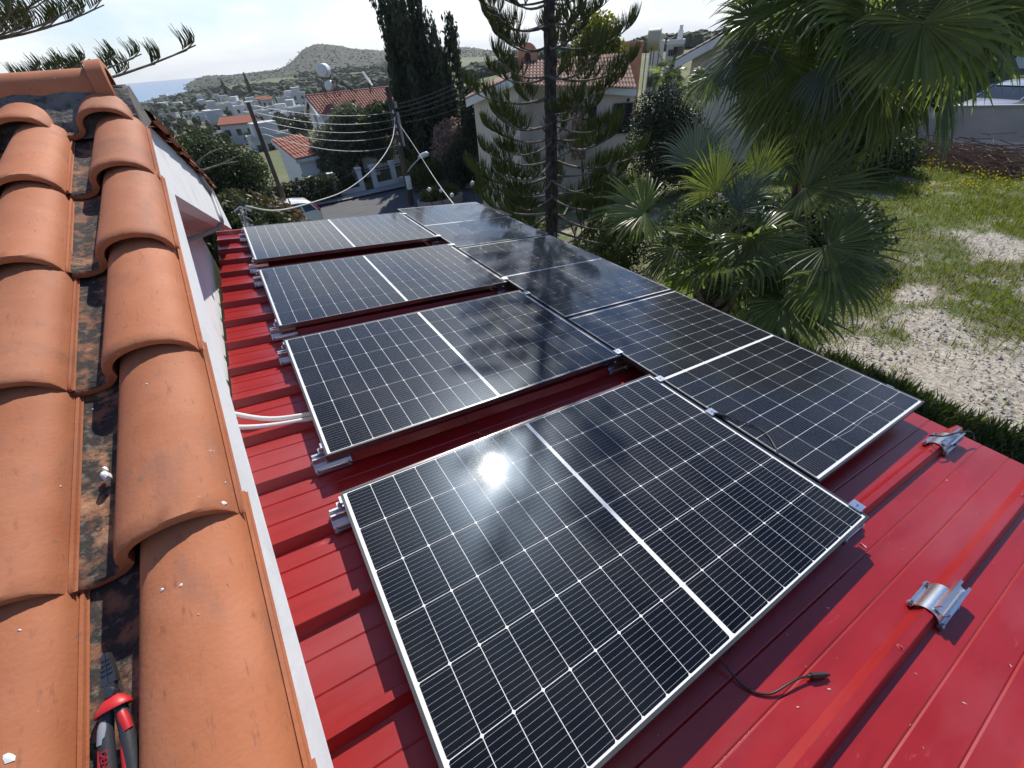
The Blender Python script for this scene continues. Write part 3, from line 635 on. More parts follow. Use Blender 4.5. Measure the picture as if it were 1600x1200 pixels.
def layer(cur, attr, ca, cb_, sc):
    n = t.nodes.new('ShaderNodeTexNoise'); n.inputs['Scale'].default_value = sc; n.inputs['Detail'].default_value = 8; n.inputs['Roughness'].default_value = .7; L(tcn.outputs['Object'], n.inputs['Vector'])
    r = t.nodes.new('ShaderNodeMapRange'); r.inputs[1].default_value = .38; r.inputs[2].default_value = .62; L(n.outputs[0], r.inputs[0])
    m1 = t.nodes.new('ShaderNodeMix'); m1.data_type = 'RGBA'; m1.inputs[6].default_value = (*ca, 1); m1.inputs[7].default_value = (*cb_, 1); L(r.outputs[0], m1.inputs[0])
    at__ = t.nodes.new('ShaderNodeAttribute'); at__.attribute_name = attr
    m2 = t.nodes.new('ShaderNodeMix'); m2.data_type = 'RGBA'; fac_ = at__.outputs['Fac']
    if attr == 'gravel':
        n3 = t.nodes.new('ShaderNodeTexNoise'); n3.inputs['Scale'].default_value = 3.5; n3.inputs['Detail'].default_value = 9; n3.inputs['Roughness'].default_value = .75; L(tcn.outputs['Object'], n3.inputs['Vector'])
        ma = t.nodes.new('ShaderNodeMath'); ma.operation = 'MULTIPLY_ADD'; ma.inputs[1].default_value = 1.6; L(n3.outputs[0], ma.inputs[0]); L(fac_, ma.inputs[2])
        r3 = t.nodes.new('ShaderNodeMapRange'); r3.inputs[1].default_value = .95; r3.inputs[2].default_value = 1.6; L(ma.outputs[0], r3.inputs[0]); fac_ = r3.outputs[0]
    L(fac_, m2.inputs[0]); L(cur, m2.inputs[6]); L(m1.outputs[2], m2.inputs[7]); return m2.outputs[2]
cur = layer(cur, 'lush', (.055, .090, .010), (.13, .155, .022), 4)
cur = layer(cur, 'field', (.07, .115, .02), (.10, .14, .035), .02)
cur = layer(cur, 'gravel', (.50, .455, .385), (.22, .185, .14), 16)
L(cur, b.inputs['Base Color'])
me.materials.append(gm); me.shade_smooth()
struct(link('ground', me))
# grass blades, weeds and stones on the near plot
rr = random.Random(21)
def blades(n, region, h0, h1, keep, seed):
    rr = random.Random(seed); V, F = [], []
    for _ in range(n):
        x, y = region(rr)
        if rr.random() > keep(x, y): continue
        z = ground(x, y) - .01; h = rr.uniform(h0, h1); a = rr.uniform(0, 6.28); w_ = h * rr.uniform(.03, .06) + .003; l = rr.uniform(.1, .7) * h
        cx, cy = math.cos(a), math.sin(a); b = len(V)
        V += [(x - cy * w_, y + cx * w_, z), (x + cy * w_, y - cx * w_, z), (x + cx * l * .4 + cy * w_ * .7, y + cy * l * .4 - cx * w_ * .7, z + h * .6), (x + cx * l * .4 - cy * w_ * .7, y + cy * l * .4 + cx * w_ * .7, z + h * .6), (x + cx * l, y + cy * l, z + h)]
        F += [(b, b + 1, b + 2, b + 3), (b + 3, b + 2, b + 4)]
    m = bpy.data.meshes.new('grass'); m.from_pydata(V, [], F); return m
def reg(rr):
    a = R(rr.uniform(52, 104)); d = 3.3 + 22.5 * rr.random() ** 1.25; return CAM.x + d * math.sin(a), CAM.y + d * math.cos(a)
grassm = mat('grass_blades', (.06, .095, .012), .6, island=(.21, .22, .035), trans=.4)
def kp(x, y):
    if x < 3.1: return 0
    g = gravel(x, y); l = lush(x, y); return max(.0, (.45 + .55 * l) * (1 - g) ** 1.4 + .015)
me = blades(300000, reg, .04, .14, kp, 31); me.materials.append(grassm)
g = stuff(tag(link('grass', me), 'green grass and weeds growing over the rough plot', 'grass'))
def keep_d(x, y): return 1.0 if 3.1 < x < 7.5 + .3 * noise.noise((y * 1.5, 1, 2)) else 0
def regd(rr): return rr.uniform(3.1, 7.9), rr.uniform(-5, 5)
me = blades(110000, regd, .08, .26, keep_d, 32); me.materials.append(mat('shade_darkened_weeds', (.030, .050, .010), .6, island=(.085, .11, .02), trans=.25))  # dense weeds; their darker green also carries the shade of the palms
stuff(tag(link('weeds', me), 'dense weeds in a band along the roof edge, green darkened by painted palm shade', 'weeds'))
V, F = [], []                          # yellow flowers
for _ in range(2600):
    x = rr.uniform(18, 24.6); y = rr.uniform(1.5, 8.5)
    if noise.noise((x * .45, y * .45, 3)) < -.05: continue
    z = ground(x, y) + rr.uniform(.1, .3); s = rr.uniform(.012, .03); b = len(V); a = rr.uniform(0, 3)
    V += [(x - s * math.cos(a), y - s * math.sin(a), z), (x, y, z + s), (x + s * math.cos(a), y + s * math.sin(a), z), (x, y, z - s * .6)]; F.append((b, b + 1, b + 2, b + 3))
me = bpy.data.meshes.new('flowers'); me.from_pydata(V, [], F); me.materials.append(mat('yellow_flower', (.55, .45, .03), .6, trans=.3))
stuff(tag(link('flowers', me), 'small yellow flowers scattered over the lush grass below the boundary wall', 'flowers'))
mb = MB()
for _ in range(14000):
    a = R(rr.uniform(55, 104)); d = rr.uniform(6.5, 18); x = CAM.x + d * math.sin(a); y = CAM.y + d * math.cos(a)
    if rr.random() > gravel(x, y) * .9: continue
    s = rr.uniform(.008, .032) * (1.6 if rr.random() < .06 else 1); z = ground(x, y) + .02; an = rr.uniform(0, 6.3); c, n_ = math.cos(an) * s, math.sin(an) * s
    mb.add([(x + c, y + n_, z), (x - n_ * .8, y + c * .8, z), (x - c, y - n_, z), (x + n_ * .7, y - c * .7, z), (x + c * .2, y + n_ * .3, z + s * .7)], [(0, 1, 4), (1, 2, 4), (2, 3, 4), (3, 0, 4)])
stuff(tag(obj('stones', mb, mat('pale_stones', (.50, .47, .42), .9, island=(.34, .31, .27))), 'loose pale stones lying on the bare patches of the plot', 'stones'))
# sea
mb = MB(); mb.add([(-6500, 700, -46), (6500, 700, -46), (6500, 6500, -46), (-6500, 6500, -46)], [(0, 1, 2, 3)]); struct(obj('sea', mb, M_['sea']))
# flat-topped hill
sil = [(290, 134), (305, 127), (320, 119), (360, 117), (400, 114), (430, 110), (448, 102), (462, 90), (474, 77), (490, 71), (520, 70), (560, 77), (600, 80), (640, 76), (700, 74), (760, 78), (830, 80), (900, 74), (960, 66)]
sa, se = [], []
for px, py in sil:
    r = ray(px, py); sa.append(math.degrees(math.atan2(r.x, r.y))); se.append(math.degrees(math.asin(r.z)))
V, F = [], []; NA, NR_ = 240, 40
for i in range(NA + 1):
    a = sa[0] + (sa[-1] - sa[0]) * i / NA; el = interp(sa, se, a)
    for k in range(NR_ + 1):
        d = 640 + 620 * k / NR_; x = CAM.x + d * math.sin(R(a)); y = CAM.y + d * math.cos(R(a)); base = ground(x, y) - 1
        top = CAM.z + 960 * math.tan(R(el)); tt = max(0, min(1, (d - 660) / 300)); prof = tt ** 1.25 if el > .3 else tt ** .8
        if d > 960: prof = max(0, 1 - (d - 960) / 300)
        z = base + (max(top, base) - base) * prof + 3.2 * noise.noise((x * .012, y * .012, 2)) * prof + 1.3 * noise.noise((x * .05, y * .05, 4)) * min(prof, .9)
        V.append((x, y, z))
for i in range(NA):
    for k in range(NR_):
        q = i * (NR_ + 1) + k; F.append((q, q + 1, q + NR_ + 2, q + NR_ + 1))
me = bpy.data.meshes.new('hill'); me.from_pydata(V, [], F); me.shade_smooth()
me.materials.append(mat('scrub_hillside', (.046, .055, .030), .95, var=[(.03, (.034, .042, .024), .42, .56), (.09, (.08, .08, .05), .58, .70), (.012, (.06, .07, .035), .5, .62)], bump=(.15, 1., 2.)))
struct(link('hill', me))
hillV = V
mb = MB(); rr = random.Random(4)
def blob(mb, c, s, rr, h=1.0):
    n = 6; b = len(mb.v); jit = [rr.uniform(.7, 1.25) for _ in range(14)]
    pts = [(0, 0, .88 * h)] + [(math.cos(6.28 * k / n) * .68, math.sin(6.28 * k / n) * .68, .72 * h) for k in range(n)] + [(math.cos(6.28 * (k + .5) / n), math.sin(6.28 * (k + .5) / n), -.1) for k in range(n)]
    mb.v += [(c[0] + p[0] * s * j, c[1] + p[1] * s * j, c[2] + p[2] * s * j) for p, j in zip(pts, jit)]
    fs = [(0, 1 + k, 1 + (k + 1) % n) for k in range(n)]
    for k in range(n): fs += [(1 + k, 7 + k, 1 + (k + 1) % n), (1 + (k + 1) % n, 7 + k, 7 + (k + 1) % n)]
    mb.f += [tuple(b + i for i in f) for f in fs]; mb.m += [0] * len(fs)
for _ in range(7500):
    v = hillV[rr.randrange(len(hillV))]; v = (v[0] + rr.uniform(-5, 5), v[1] + rr.uniform(-7, 7), v[2] + rr.uniform(-.6, .4)); blob(mb, v, rr.uniform(.7, 2.0), rr, .5)
scrub = mat('scrub_leaves', (.034, .048, .022), .9, island=(.062, .078, .036))
stuff(tag(obj('scrub', mb, scrub), 'dark scrub bushes covering the flat-topped hill', 'scrub'))
mb = MB()                               # tree belts across the valley that read as one mass
for _ in range(2600):
    a = rr.uniform(-9, 24); d = rr.choice([rr.uniform(330, 480), rr.uniform(470, 520), rr.uniform(600, 640)]) + 25 * math.sin(a * .6)
    x = CAM.x + d * math.sin(R(a)); y = CAM.y + d * math.cos(R(a))
    if noise.noise((x * .011, y * .011, 6)) < -.22: continue
    blob(mb, (x, y, ground(x, y)), rr.uniform(1.6, 4.6), rr, 1.3)
for _ in range(2600):                   # wooded ridge to the right
    a = rr.uniform(27, 66); d = rr.uniform(190, 260); x = CAM.x + d * math.sin(R(a)); y = CAM.y + d * math.cos(R(a)); blob(mb, (x, y, ground(x, y) + rr.uniform(0, 1)), rr.uniform(1.8, 4.0) * (.8 + .35 * noise.noise((a * .35, 0, 0))), rr, 1.25)
for _ in range(420):
    a = rr.uniform(-12, -1); d = rr.uniform(480, 640); x = CAM.x + d * math.sin(R(a)); y = CAM.y + d * math.cos(R(a)); blob(mb, (x, y, ground(x, y)), rr.uniform(2, 5), rr, 1.2)
stuff(tag(obj('wood', mb, scrub), 'dark tree belts across the valley and along the far ridge', 'wood'))
# road with pavement, draped 3 cm over the ground
def strip(name, far, near, m, lift, n=26, k=5):
    mb = MB()
    for i in range(n + 1):
        t = i / n; A = interp2(far, t); B = interp2(near, t)
        for j in range(k + 1):
            p = A.lerp(B, j / k); mb.v.append((p.x, p.y, ground(p.x, p.y) + lift))
    for i in range(n):
        for j in range(k): mb.f.append((i * (k + 1) + j, i * (k + 1) + j + 1, (i + 1) * (k + 1) + j + 1, (i + 1) * (k + 1) + j)); mb.m.append(0)
    return obj(name, mb, m)
def interp2(pl, t):
    q = t * (len(pl) - 1); i = min(int(q), len(pl) - 2); return Vector(pl[i]).lerp(Vector(pl[i + 1]), q - i)
struct(strip('road', [(-6, 33.2, 0), (1.5, 31.9, 0), (6, 31.9, 0), (12, 32, 0), (22, 34, 0)], [(-6, 24, 0), (1.5, 23, 0), (6, 22.6, 0), (12, 22.5, 0), (22, 24, 0)], M_['asphalt'], .04))
struct(strip('pavement', [(-6, 34.6, 0), (1.5, 33.2, 0), (6, 33.2, 0), (12, 33.4, 0), (22, 35.4, 0)], [(-6, 33.2, 0), (1.5, 31.9, 0), (6, 31.9, 0), (12, 32, 0), (22, 34, 0)], M_['pave'], .15, 26, 2))

# ================================================================== foliage builders
def leaf_cloud(blobs, n, size, seed, up=.0, elong=1.6, shell=.55):
    """n leaf-sized quads spread through ellipsoids (cx,cy,cz,rx,ry,rz)"""
    rr = random.Random(seed); V, F = [], []; tot = [b[3] * b[4] * b[5] for b in blobs]; S = sum(x ** .67 for x in tot)
    for b, q in zip(blobs, tot):
        for _ in range(int(n * q ** .67 / S)):
            while True:
                p = Vector((rr.gauss(0, 1), rr.gauss(0, 1), rr.gauss(0, 1)))
                if p.length > .01: break
            p.normalize(); p *= (shell + (1 - shell) * rr.random()) * (1 + .22 * noise.noise((p.x * 2.5 + b[0], p.y * 2.5 + b[1], p.z * 2.5 + b[2])))
            c = Vector((b[0] + p.x * b[3], b[1] + p.y * b[4], b[2] + p.z * b[5])); s = size * rr.uniform(.6, 1.35)
            a = Vector((rr.gauss(0, 1), rr.gauss(0, 1), rr.gauss(0, 1) + up * 3)).normalized(); k = Vector((rr.gauss(0, 1), rr.gauss(0, 1), rr.gauss(0, 1))).cross(a)
            if k.length < .01: continue
            k = k.normalized() * s * .5; a = a * s * elong * .5; i = len(V)
            V += [tuple(c - a), tuple(c + k * .9 - a * .1), tuple(c + a), tuple(c - k * .9 - a * .1)]; F.append((i, i + 1, i + 2, i + 3))
    return V, F
def crown_obj(parent, blobs, n, size, seed, m, name='crown', **k):
    V, F = leaf_cloud(blobs, n, size, seed, **k); me = bpy.data.meshes.new(name); me.from_pydata(V, [], F); me.materials.append(m); return link(name, me, parent)
def tree(label, loc, blobs, n, size, m, trunk_r=.12, trunk_h=None, cat='tree', name='tree', seed=1, group=None, limbs=4, **k):
    t = thing(name, label, cat, T(*loc), group); rr = random.Random(seed)
    crown_obj(t, blobs, n, size, seed, m, 'crown' if cat == 'tree' else 'foliage', **k)
    if trunk_r:
        mb = MB(); zc = sum(b[2] for b in blobs) / len(blobs); h = trunk_h or zc
        mb.tube([(0, 0, -.3), (rr.uniform(-.05, .05), .03, h * .5), (rr.uniform(-.1, .1), 0, h)], [trunk_r * 1.2, trunk_r, trunk_r * .6], 8)
        for i in range(min(limbs, len(blobs))):
            b = blobs[i]; mb.tube([(0, 0, h * .55), ((b[0]) * .5, b[1] * .5, (h * .6 + b[2]) * .5 + .1), (b[0], b[1], b[2])], [trunk_r * .6, trunk_r * .4, trunk_r * .15], 6)
        obj('trunk', mb, M_['trunk'], t, None, 60)
    return t
def px_m(d, px): return d * .9 * px / FOC      # rough metres for px at distance d

# ---- araucarias ------------------------------------------------------------
def arau_limb(seed, L=1.0, sparse=False):
    """unit limb along +x: wood + foliage meshes"""
    rr = random.Random(seed); w_ = MB(); f = MB()
    def pos(t): return Vector((t, .05 * math.sin(t * 5 + seed), -.44 * t + .46 * t * t + .02 * t))
    w_.tube([pos(i / 9) for i in range(10)], [.017 * (1 - .72 * i / 9) for i in range(10)], 6)
    def finger(p, d, l, r):
        up = Vector((0, 0, 1)); q = p.copy(); pts = [q.copy()]; dd = d.copy()
        for i in range(4):
            dd = (dd * .78 + up * .27 + Vector((rr.uniform(-.07, .07), rr.uniform(-.07, .07), 0))).normalized(); q = q + dd * l / 4; pts.append(q.copy())
        f.tube(pts, [r * .7, r, r, r * .8, r * .25], 3, 0, False)
    def branchlet(p, d, l, nf):
        q = p.copy(); pts = [q.copy()]; dd = d.copy()
        for i in range(4):
            dd = (dd + Vector((0, 0, .15))).normalized(); q = q + dd * l / 4; pts.append(q.copy())
        w_.tube(pts, [.0055, .005, .0045, .004, .003], 4, 0, False)
        sd = dd.cross(Vector((0, 0, 1))).normalized()
        for i in range(nf):
            t = .25 + .75 * (i + rr.random()) / nf; k = min(int(t * 4), 3); pp = pts[k].lerp(pts[k + 1], t * 4 - k)
            finger(pp, (dd * .9 + sd * rr.uniform(-.75, .75) + Vector((0, 0, rr.uniform(-.15, .4)))).normalized(), rr.uniform(.13, .25) * (1.1 - .3 * t), rr.uniform(.0030, .0048))
    n = 6 if sparse else 6
    for i in range(n):
        t = .50 + .46 * i / (n - 1)
        for s in (-1, 1):
            if rr.random() < (.25 if sparse else .1): continue
            tg = (pos(min(1, t + .02)) - pos(t - .02)).normalized(); sd = tg.cross(Vector((0, 0, 1))).normalized() * s
            branchlet(pos(t), (tg * .62 + sd * rr.uniform(.5, .95) + Vector((0, 0, -.06))).normalized(), rr.uniform(.10, .22) * (1.25 - .55 * t), 13 if sparse else 18)
    branchlet(pos(.96), (pos(1) - pos(.95)).normalized(), .12, 26)
    return w_.mesh('limb', M_['limb'], 60), f.mesh('foliage', M_['needle'], 60)
AL = [arau_limb(s) for s in range(5)]; AS = [arau_limb(s, 1, True) for s in range(20, 23)]
def put_limb(t, base, az, L, tilt, proto, roll=0):
    Mx = T(*base) @ RZ(az) @ Matrix.Rotation(-tilt, 4, 'Y') @ Matrix.Rotation(roll, 4, 'X') @ Matrix.Scale(L, 4)
    w_ = link('limb', proto[0], t, Mx); link('foliage', proto[1], w_)
def araucaria(label, loc, H, seed, L0, z0):
    t = thing('norfolk_pine', label, 'tree', T(*loc)); rr = random.Random(seed); mb = MB(); r0 = .125
    pts, rads = [], []
    for i in range(46):
        z = H * i / 45; pts.append((.03 * math.sin(z * .9), .03 * math.cos(z * .7), z)); k = r0 * (1 - z / H) ** .75 + .012; rads.append(k * (1.10 if i % 2 else .98))
    mb.tube(pts, rads, 14)
    for i, v in enumerate(mb.v):
        j = .010 * noise.noise((v[0] * 40, v[1] * 40, v[2] * 9)); mb.v[i] = (v[0] * (1 + j * 8), v[1] * (1 + j * 8), v[2])
    obj('trunk', mb, M_['bark'], t, None, 50)
    z = z0; k = 0
    while z < H - .15:
        n = rr.choice((5, 5, 4)); a0 = rr.uniform(0, 6.28); fr = (z - z0) / (H - z0)
        for i in range(n):
            L = L0 * (1 - .80 * fr) * rr.uniform(.85, 1.12)
            put_limb(t, (.03 * math.sin(z * .9), .03 * math.cos(z * .7), z + rr.uniform(-.03, .03)), a0 + 6.28 * i / n + rr.uniform(-.2, .2), L, R(-4 + 26 * fr + rr.uniform(-6, 6)), AL[rr.randrange(5)], rr.uniform(-.2, .2))
        z += rr.uniform(.29, .38) * (1 - .25 * fr); k += 1
    return t
g = ground(5.2, 6.84)
araucaria('tall conifer with tiered upturned branches beside the far right solar panels', (5.2, 6.84, g), 7.0 - g, 6, 1.72, 1.25)
# second one, left beyond the ridge; only its outer branches reach into view
base = at(-165, 90, 8.8); gz = ground(base.x, base.y)
t = thing('norfolk_pine', 'conifer behind the roof ridge, thin upturned branches against the sky', 'tree', T(base.x, base.y, gz))
mb = MB(); mb.tube([(0, 0, i * .5) for i in range(22)], [.13 * (1 - i / 23) + .01 for i in range(22)], 12); obj('trunk', mb, M_['bark'], t, None, 50)
def thin_limb(seed, ts):
    """unit limb rising gently along +x, bare but for separate upright tufts at ts"""
    rr = random.Random(seed); w_ = MB(); f = MB()
    pos = lambda t: Vector((t, .03 * math.sin(t * 6 + seed), -.06 * t + .17 * t * t))
    w_.tube([pos(i / 9) for i in range(10)], [.0085 * (1 - .68 * i / 9) for i in range(10)], 6)
    for t, side, l in ts:
        p0 = pos(t); tg = (pos(min(1, t + .02)) - pos(t - .02)).normalized(); sd = tg.cross(Vector((0, 0, 1))).normalized() * side
        d = (tg + sd * .7 + Vector((0, 0, .16))).normalized(); n = 22; L = l * .9
        w_.tube([p0, p0 + d * L * .5 + Vector((0, 0, -.01)), p0 + d * L], [.0035, .003, .002], 4, 0, False)
        s2 = d.cross(Vector((0, 0, 1))).normalized()
        for k in range(n):
            u = .35 + .65 * (k + rr.random()) / n; q = p0 + d * L * u; dd = (d * rr.uniform(-.1, .45) + s2 * rr.uniform(-.25, .25) + Vector((-.18, 0, 1))).normalized(); ln = rr.uniform(.055, .10) * (1.25 - .55 * u)
            pts = [q, q + (dd + d * .25 - Vector((0, 0, .2))).normalized() * ln * .45, q + dd * ln]; f.tube(pts, [.0022, .0028, .0010], 3, 0, False)
    return w_.mesh('limb', M_['limb'], 60), f.mesh('foliage', M_['needle'], 60)
TL = [thin_limb(1, [(.90, .2, .12), (.76, -.5, .10), (.60, .5, .12)]), thin_limb(2, [(.90, .2, .12), (.72, .6, .13), (.64, -.5, .14)]), thin_limb(3, [(.88, .2, .13), (.78, -.6, .14), (.68, .6, .15), (.6, -.4, .15)]), thin_limb(4, [(.88, .2, .16), (.80, .7, .18), (.72, -.7, .2), (.62, .7, .22), (.52, -.5, .22), (.45, .5, .2)])]
def aim(px1, py1, d1, proto, roll=0):
    """limb from the trunk to the point seen at (px1, py1)"""
    e = at(px1, py1, d1); dxy = Vector((e.x - base.x, e.y - base.y, 0)); L = dxy.length; az = math.atan2(dxy.y, dxy.x); tilt = R(2)
    put_limb(t, (0, 0, e.z - L * (.11 + math.tan(tilt)) - gz), az, L, tilt, proto, roll)
aim(308, 70, 8.6, TL[0]); aim(222, 84, 8.3, TL[0]); aim(183, 88, 8.1, TL[1]); aim(140, 92, 7.9, TL[2]); aim(105, 98, 7.7, TL[2]); aim(66, 104, 7.6, TL[0]); aim(25, 122, 7.4, TL[1])
aim(165, 8, 8.3, TL[3]); aim(122, 12, 8.0, TL[3]); aim(60, 22, 7.6, TL[3], .1); aim(30, 10, 7.3, TL[3], -.1); aim(95, -20, 7.5, TL[3])
rr = random.Random(77)
for z in [2.0, 2.5, 3.0, 6.4, 6.8, 7.2, 7.6, 8.0, 8.4, 8.8, 9.2, 9.6, 10]:
    for i in range(5): put_limb(t, (0, 0, z), rr.uniform(0, 6.28) if z > 6 else rr.uniform(1.2, 5.0), (2.4 if z < 5 else 2.2 * (11 - z) / 4.6 + .2), R(6), AL[rr.randrange(5)])

# ---- fan palms ---------------------------------------------------------------
def frond_mesh(seed, m, g, span=250, droop=1.0, fold=.7, N_=42, split=.6, cup=.10, broken=.05):
    """fan leaf along +x; g is gravity in leaf space, bending the free tips"""
    rr = random.Random(seed); mb = MB(); sp = R(span); rs = [.02, .22, .40, split, .66, .78, .89, 1.0]; g = Vector(g).normalized()
    wav = rr.uniform(0, 6.28)
    for i in range(N_):
        u = (i + .5) / N_; a = -sp / 2 + sp * u + rr.uniform(-.012, .012); half = sp / N_ / 2; ln = (1 - .28 * abs(2 * u - 1) ** 2.2) * rr.uniform(.88, 1.07); dr = droop * rr.uniform(.35, 1.7)
        if rr.random() < broken: dr += 2.5
        tw = rr.uniform(-.22, .22); base_ph = cup + .10 * math.sin(a * 2.2 + wav) + rr.uniform(-.05, .05); pos = Vector((0, 0, 0)); prev = 0; row = []
        d0 = Vector((math.cos(a) * math.cos(base_ph), math.sin(a) * math.cos(base_ph), math.sin(base_ph))); pr0 = Vector((-math.sin(a), math.cos(a), 0)); tilt_ = rr.uniform(-.5, .5)
        for r in rs:
            st = (r - prev) * ln; prev = r; e = max(0, r - split * .85) / (1 - split * .85)
            d = (d0 + pr0 * tw * e + g * dr * e ** 1.5).normalized(); pos = pos + d * st
            w_ = max(.002, r * ln * math.tan(half) * 1.03) if r <= split else split * ln * math.tan(half) * (1 - ((r - split) / (1 - split)) ** .8) * .88 + .0012
            pr = (pr0 - d * pr0.dot(d)).normalized(); nn = d.cross(pr) * -1
            if nn.z < 0: nn = -nn
            pr = (pr + nn * tilt_ * e).normalized(); b = len(mb.v)
            mb.v += [tuple(pos + pr * w_ - nn * fold * w_), tuple(pos), tuple(pos - pr * w_ - nn * fold * w_)]; row.append(b)
        for j in range(len(rs) - 1):
            p, q = row[j], row[j + 1]; mb.f += [(p, q, q + 1, p + 1), (p + 1, q + 1, q + 2, p + 2)]; mb.m += [0, 0]
    return mb.mesh('frond', m, 25)
# leaf kinds: material, spread, droop
KINDS = {'g': ('palm', 255, .55), 'h': ('palm', 270, 1.0), 'd': ('palm', 215, 1.5), 'f': ('palm', 265, .35), 'n': ('palm', 130, 1.9), 'y': ('palmyellow', 205, .5), 'z': ('palmyellow', 90, .5), 'b': ('palmblue', 150, .9), 'c': ('palmblue', 190, .45), 'x': ('palmdead', 120, 2.2)}
fcount = [0]
def petiole(t, fr, hub, crown, sag=.12):
    a = crown; b = hub; m_ = (a + b) / 2 + Vector((0, 0, sag)); pts = [(a * (1 - s) ** 2 + m_ * 2 * s * (1 - s) + b * s * s) for s in [i / 7 for i in range(8)]]
    Mi = fr.matrix_basis.inverted(); mb = MB(); mb.tube([Mi @ p for p in pts], [.017 / fr['sc'] * (1 - .55 * i / 7) for i in range(8)], 5); obj('petiole', mb, M_['petiole'], fr, None, 60)
def add_frond(t, org, hub, mid, nrm, L, me, crown):
    """hub, crown and mid in world space; t has its origin at org"""
    fm_ = frame(hub, mid, nrm); Mx = T(*(-org)) @ fm_ @ Matrix.Scale(L, 4); fcount[0] += 1; k_ = KINDS[me]
    fr = link('frond', frond_mesh(fcount[0], M_[k_[0]], fm_.to_3x3().inverted() @ Vector((0, 0, -1)), k_[1], k_[2]), t, Mx); fr['sc'] = L; petiole(t, fr, hub - org, crown - org); del fr['sc']; return fr
def palm(label, org, H, seed, n, Rb, lp, elmin, elmax, avoid=None, dead=0):
    org = Vector(org); t = thing('fan_palm', label, 'palm tree', T(*org)); rr = random.Random(seed); mb = MB()
    pts = [(.04 * math.sin(z * 1.5), .04 * math.cos(z), z) for z in [H * i / 14 for i in range(15)]]; mb.tube(pts, [.17 + .03 * (i % 2) - .03 * i / 14 for i in range(15)], 12); obj('trunk', mb, M_['palmtrunk'], t, None, 60)
    for i in range(46):
        z = H * rr.uniform(.25, 1.0); a = i * 2.4 + rr.uniform(-.2, .2); mb = MB(); l = rr.uniform(.10, .24)
        mb.tube([(0, 0, 0), (l * .5, 0, l * .55), (l * .8, rr.uniform(-.02, .02), l * 1.25)], [.045, .035, .014], 5); obj('leaf_base', mb, M_['stub'], t, T(.12 * math.cos(a), .12 * math.sin(a), z) @ RZ(a))
    crown = org + Vector((pts[-1][0], pts[-1][1], H))
    for i in range(n):
        f = i / (n - 1); el = R(elmax + (elmin - elmax) * f ** .85 + rr.uniform(-7, 7)); az = i * 2.39996 + rr.uniform(-.25, .25)
        if avoid and avoid(az, el): continue
        d = Vector((math.cos(az) * math.cos(el), math.sin(az) * math.cos(el), math.sin(el))); hub = crown + d * lp * rr.uniform(.75, 1.15)
        e2 = el - R(rr.uniform(22, 55)) * (1.25 if el < R(10) else 1); mid = Vector((math.cos(az) * math.cos(e2), math.sin(az) * math.cos(e2), math.sin(e2)))
        nr = Vector((-math.cos(az) * math.sin(e2), -math.sin(az) * math.sin(e2), math.cos(e2))) + Vector((rr.uniform(-.4, .4), rr.uniform(-.4, .4), 0))
        me = rr.choice('ghhdf' if f < .55 else 'ddnhg'); add_frond(t, org, hub, mid, nr, Rb * rr.uniform(.8, 1.1), me, crown)
    for i in range(dead):
        az = i * 2.4; el = R(rr.uniform(-78, -50)); d = Vector((math.cos(az) * math.cos(el), math.sin(az) * math.cos(el), math.sin(el))); hub = crown + Vector((0, 0, -.2)) + d * rr.uniform(.35, .7); e2 = R(rr.uniform(-88, -70))
        add_frond(t, org, hub, Vector((math.cos(az) * math.cos(e2), math.sin(az) * math.cos(e2), math.sin(e2))), Vector((math.cos(az), math.sin(az), .2)), Rb * rr.uniform(.6, .85), 'x', crown + Vector((0, 0, -.2)))
    return t, org, crown
def hero(pt, hub, tip, me, face=.6, roll=0.):
    t, org, crown = pt; h = at(*hub); tp = at(*tip); mid = tp - h; L = mid.length; nr = (CAM - h).normalized() * face + Vector((0, 0, 1)) * (1 - abs(face)) + Vector((roll, -roll, 0))
    add_frond(t, org, h, mid, nr, L, me, crown)
lo_c = at(1118, 452, 5.7)
lowp = palm('low fan palm with broad green fronds beside the right row of solar panels', (lo_c.x, lo_c.y, ground(lo_c.x, lo_c.y)), lo_c.z - ground(lo_c.x, lo_c.y), 3, 24, .80, .75, -50, 75, avoid=lambda a, e: math.cos(a) < -.45 and e < R(30))
for hb, tp, me, fc, rl in [((1007, 331, 5.35), (918, 318, 5.25), 'g', .75, 0), ((1120, 301, 5.75), (1112, 212, 5.9), 'y', .8, .1), ((1087, 258, 6.3), (1102, 168, 6.5), 'c', .8, 0), ((1177, 371, 5.2), (1246, 452, 5.0), 'h', .7, 0),
                           ((1292, 385, 5.2), (1412, 436, 5.1), 'f', .75, 0), ((1258, 293, 5.9), (1415, 262, 5.9), 'g', .65, 0), ((1225, 470, 5.0), (1325, 545, 4.9), 'h', .55, .2), ((1052, 388, 5.1), (990, 428, 5.0), 'd', .4, 0), ((1180, 288, 6.0), (1216, 205, 6.1), 'z', .6, 0),
                           ((1300, 420, 5.0), (1335, 520, 4.8), 'd', .6, 0), ((1150, 330, 5.6), (1205, 250, 5.7), 'b', .5, 0)]:
    hero(lowp, hb, tp, me, fc * .62, rl)
hi_c = at(1345, 50, 8.6)
hip = palm('tall fan palm with hanging fronds and a brown fibrous trunk behind the low palm', (hi_c.x, hi_c.y, ground(hi_c.x, hi_c.y)), hi_c.z - ground(hi_c.x, hi_c.y), 8, 34, 1.12, 1.10, -62, 70, dead=12)
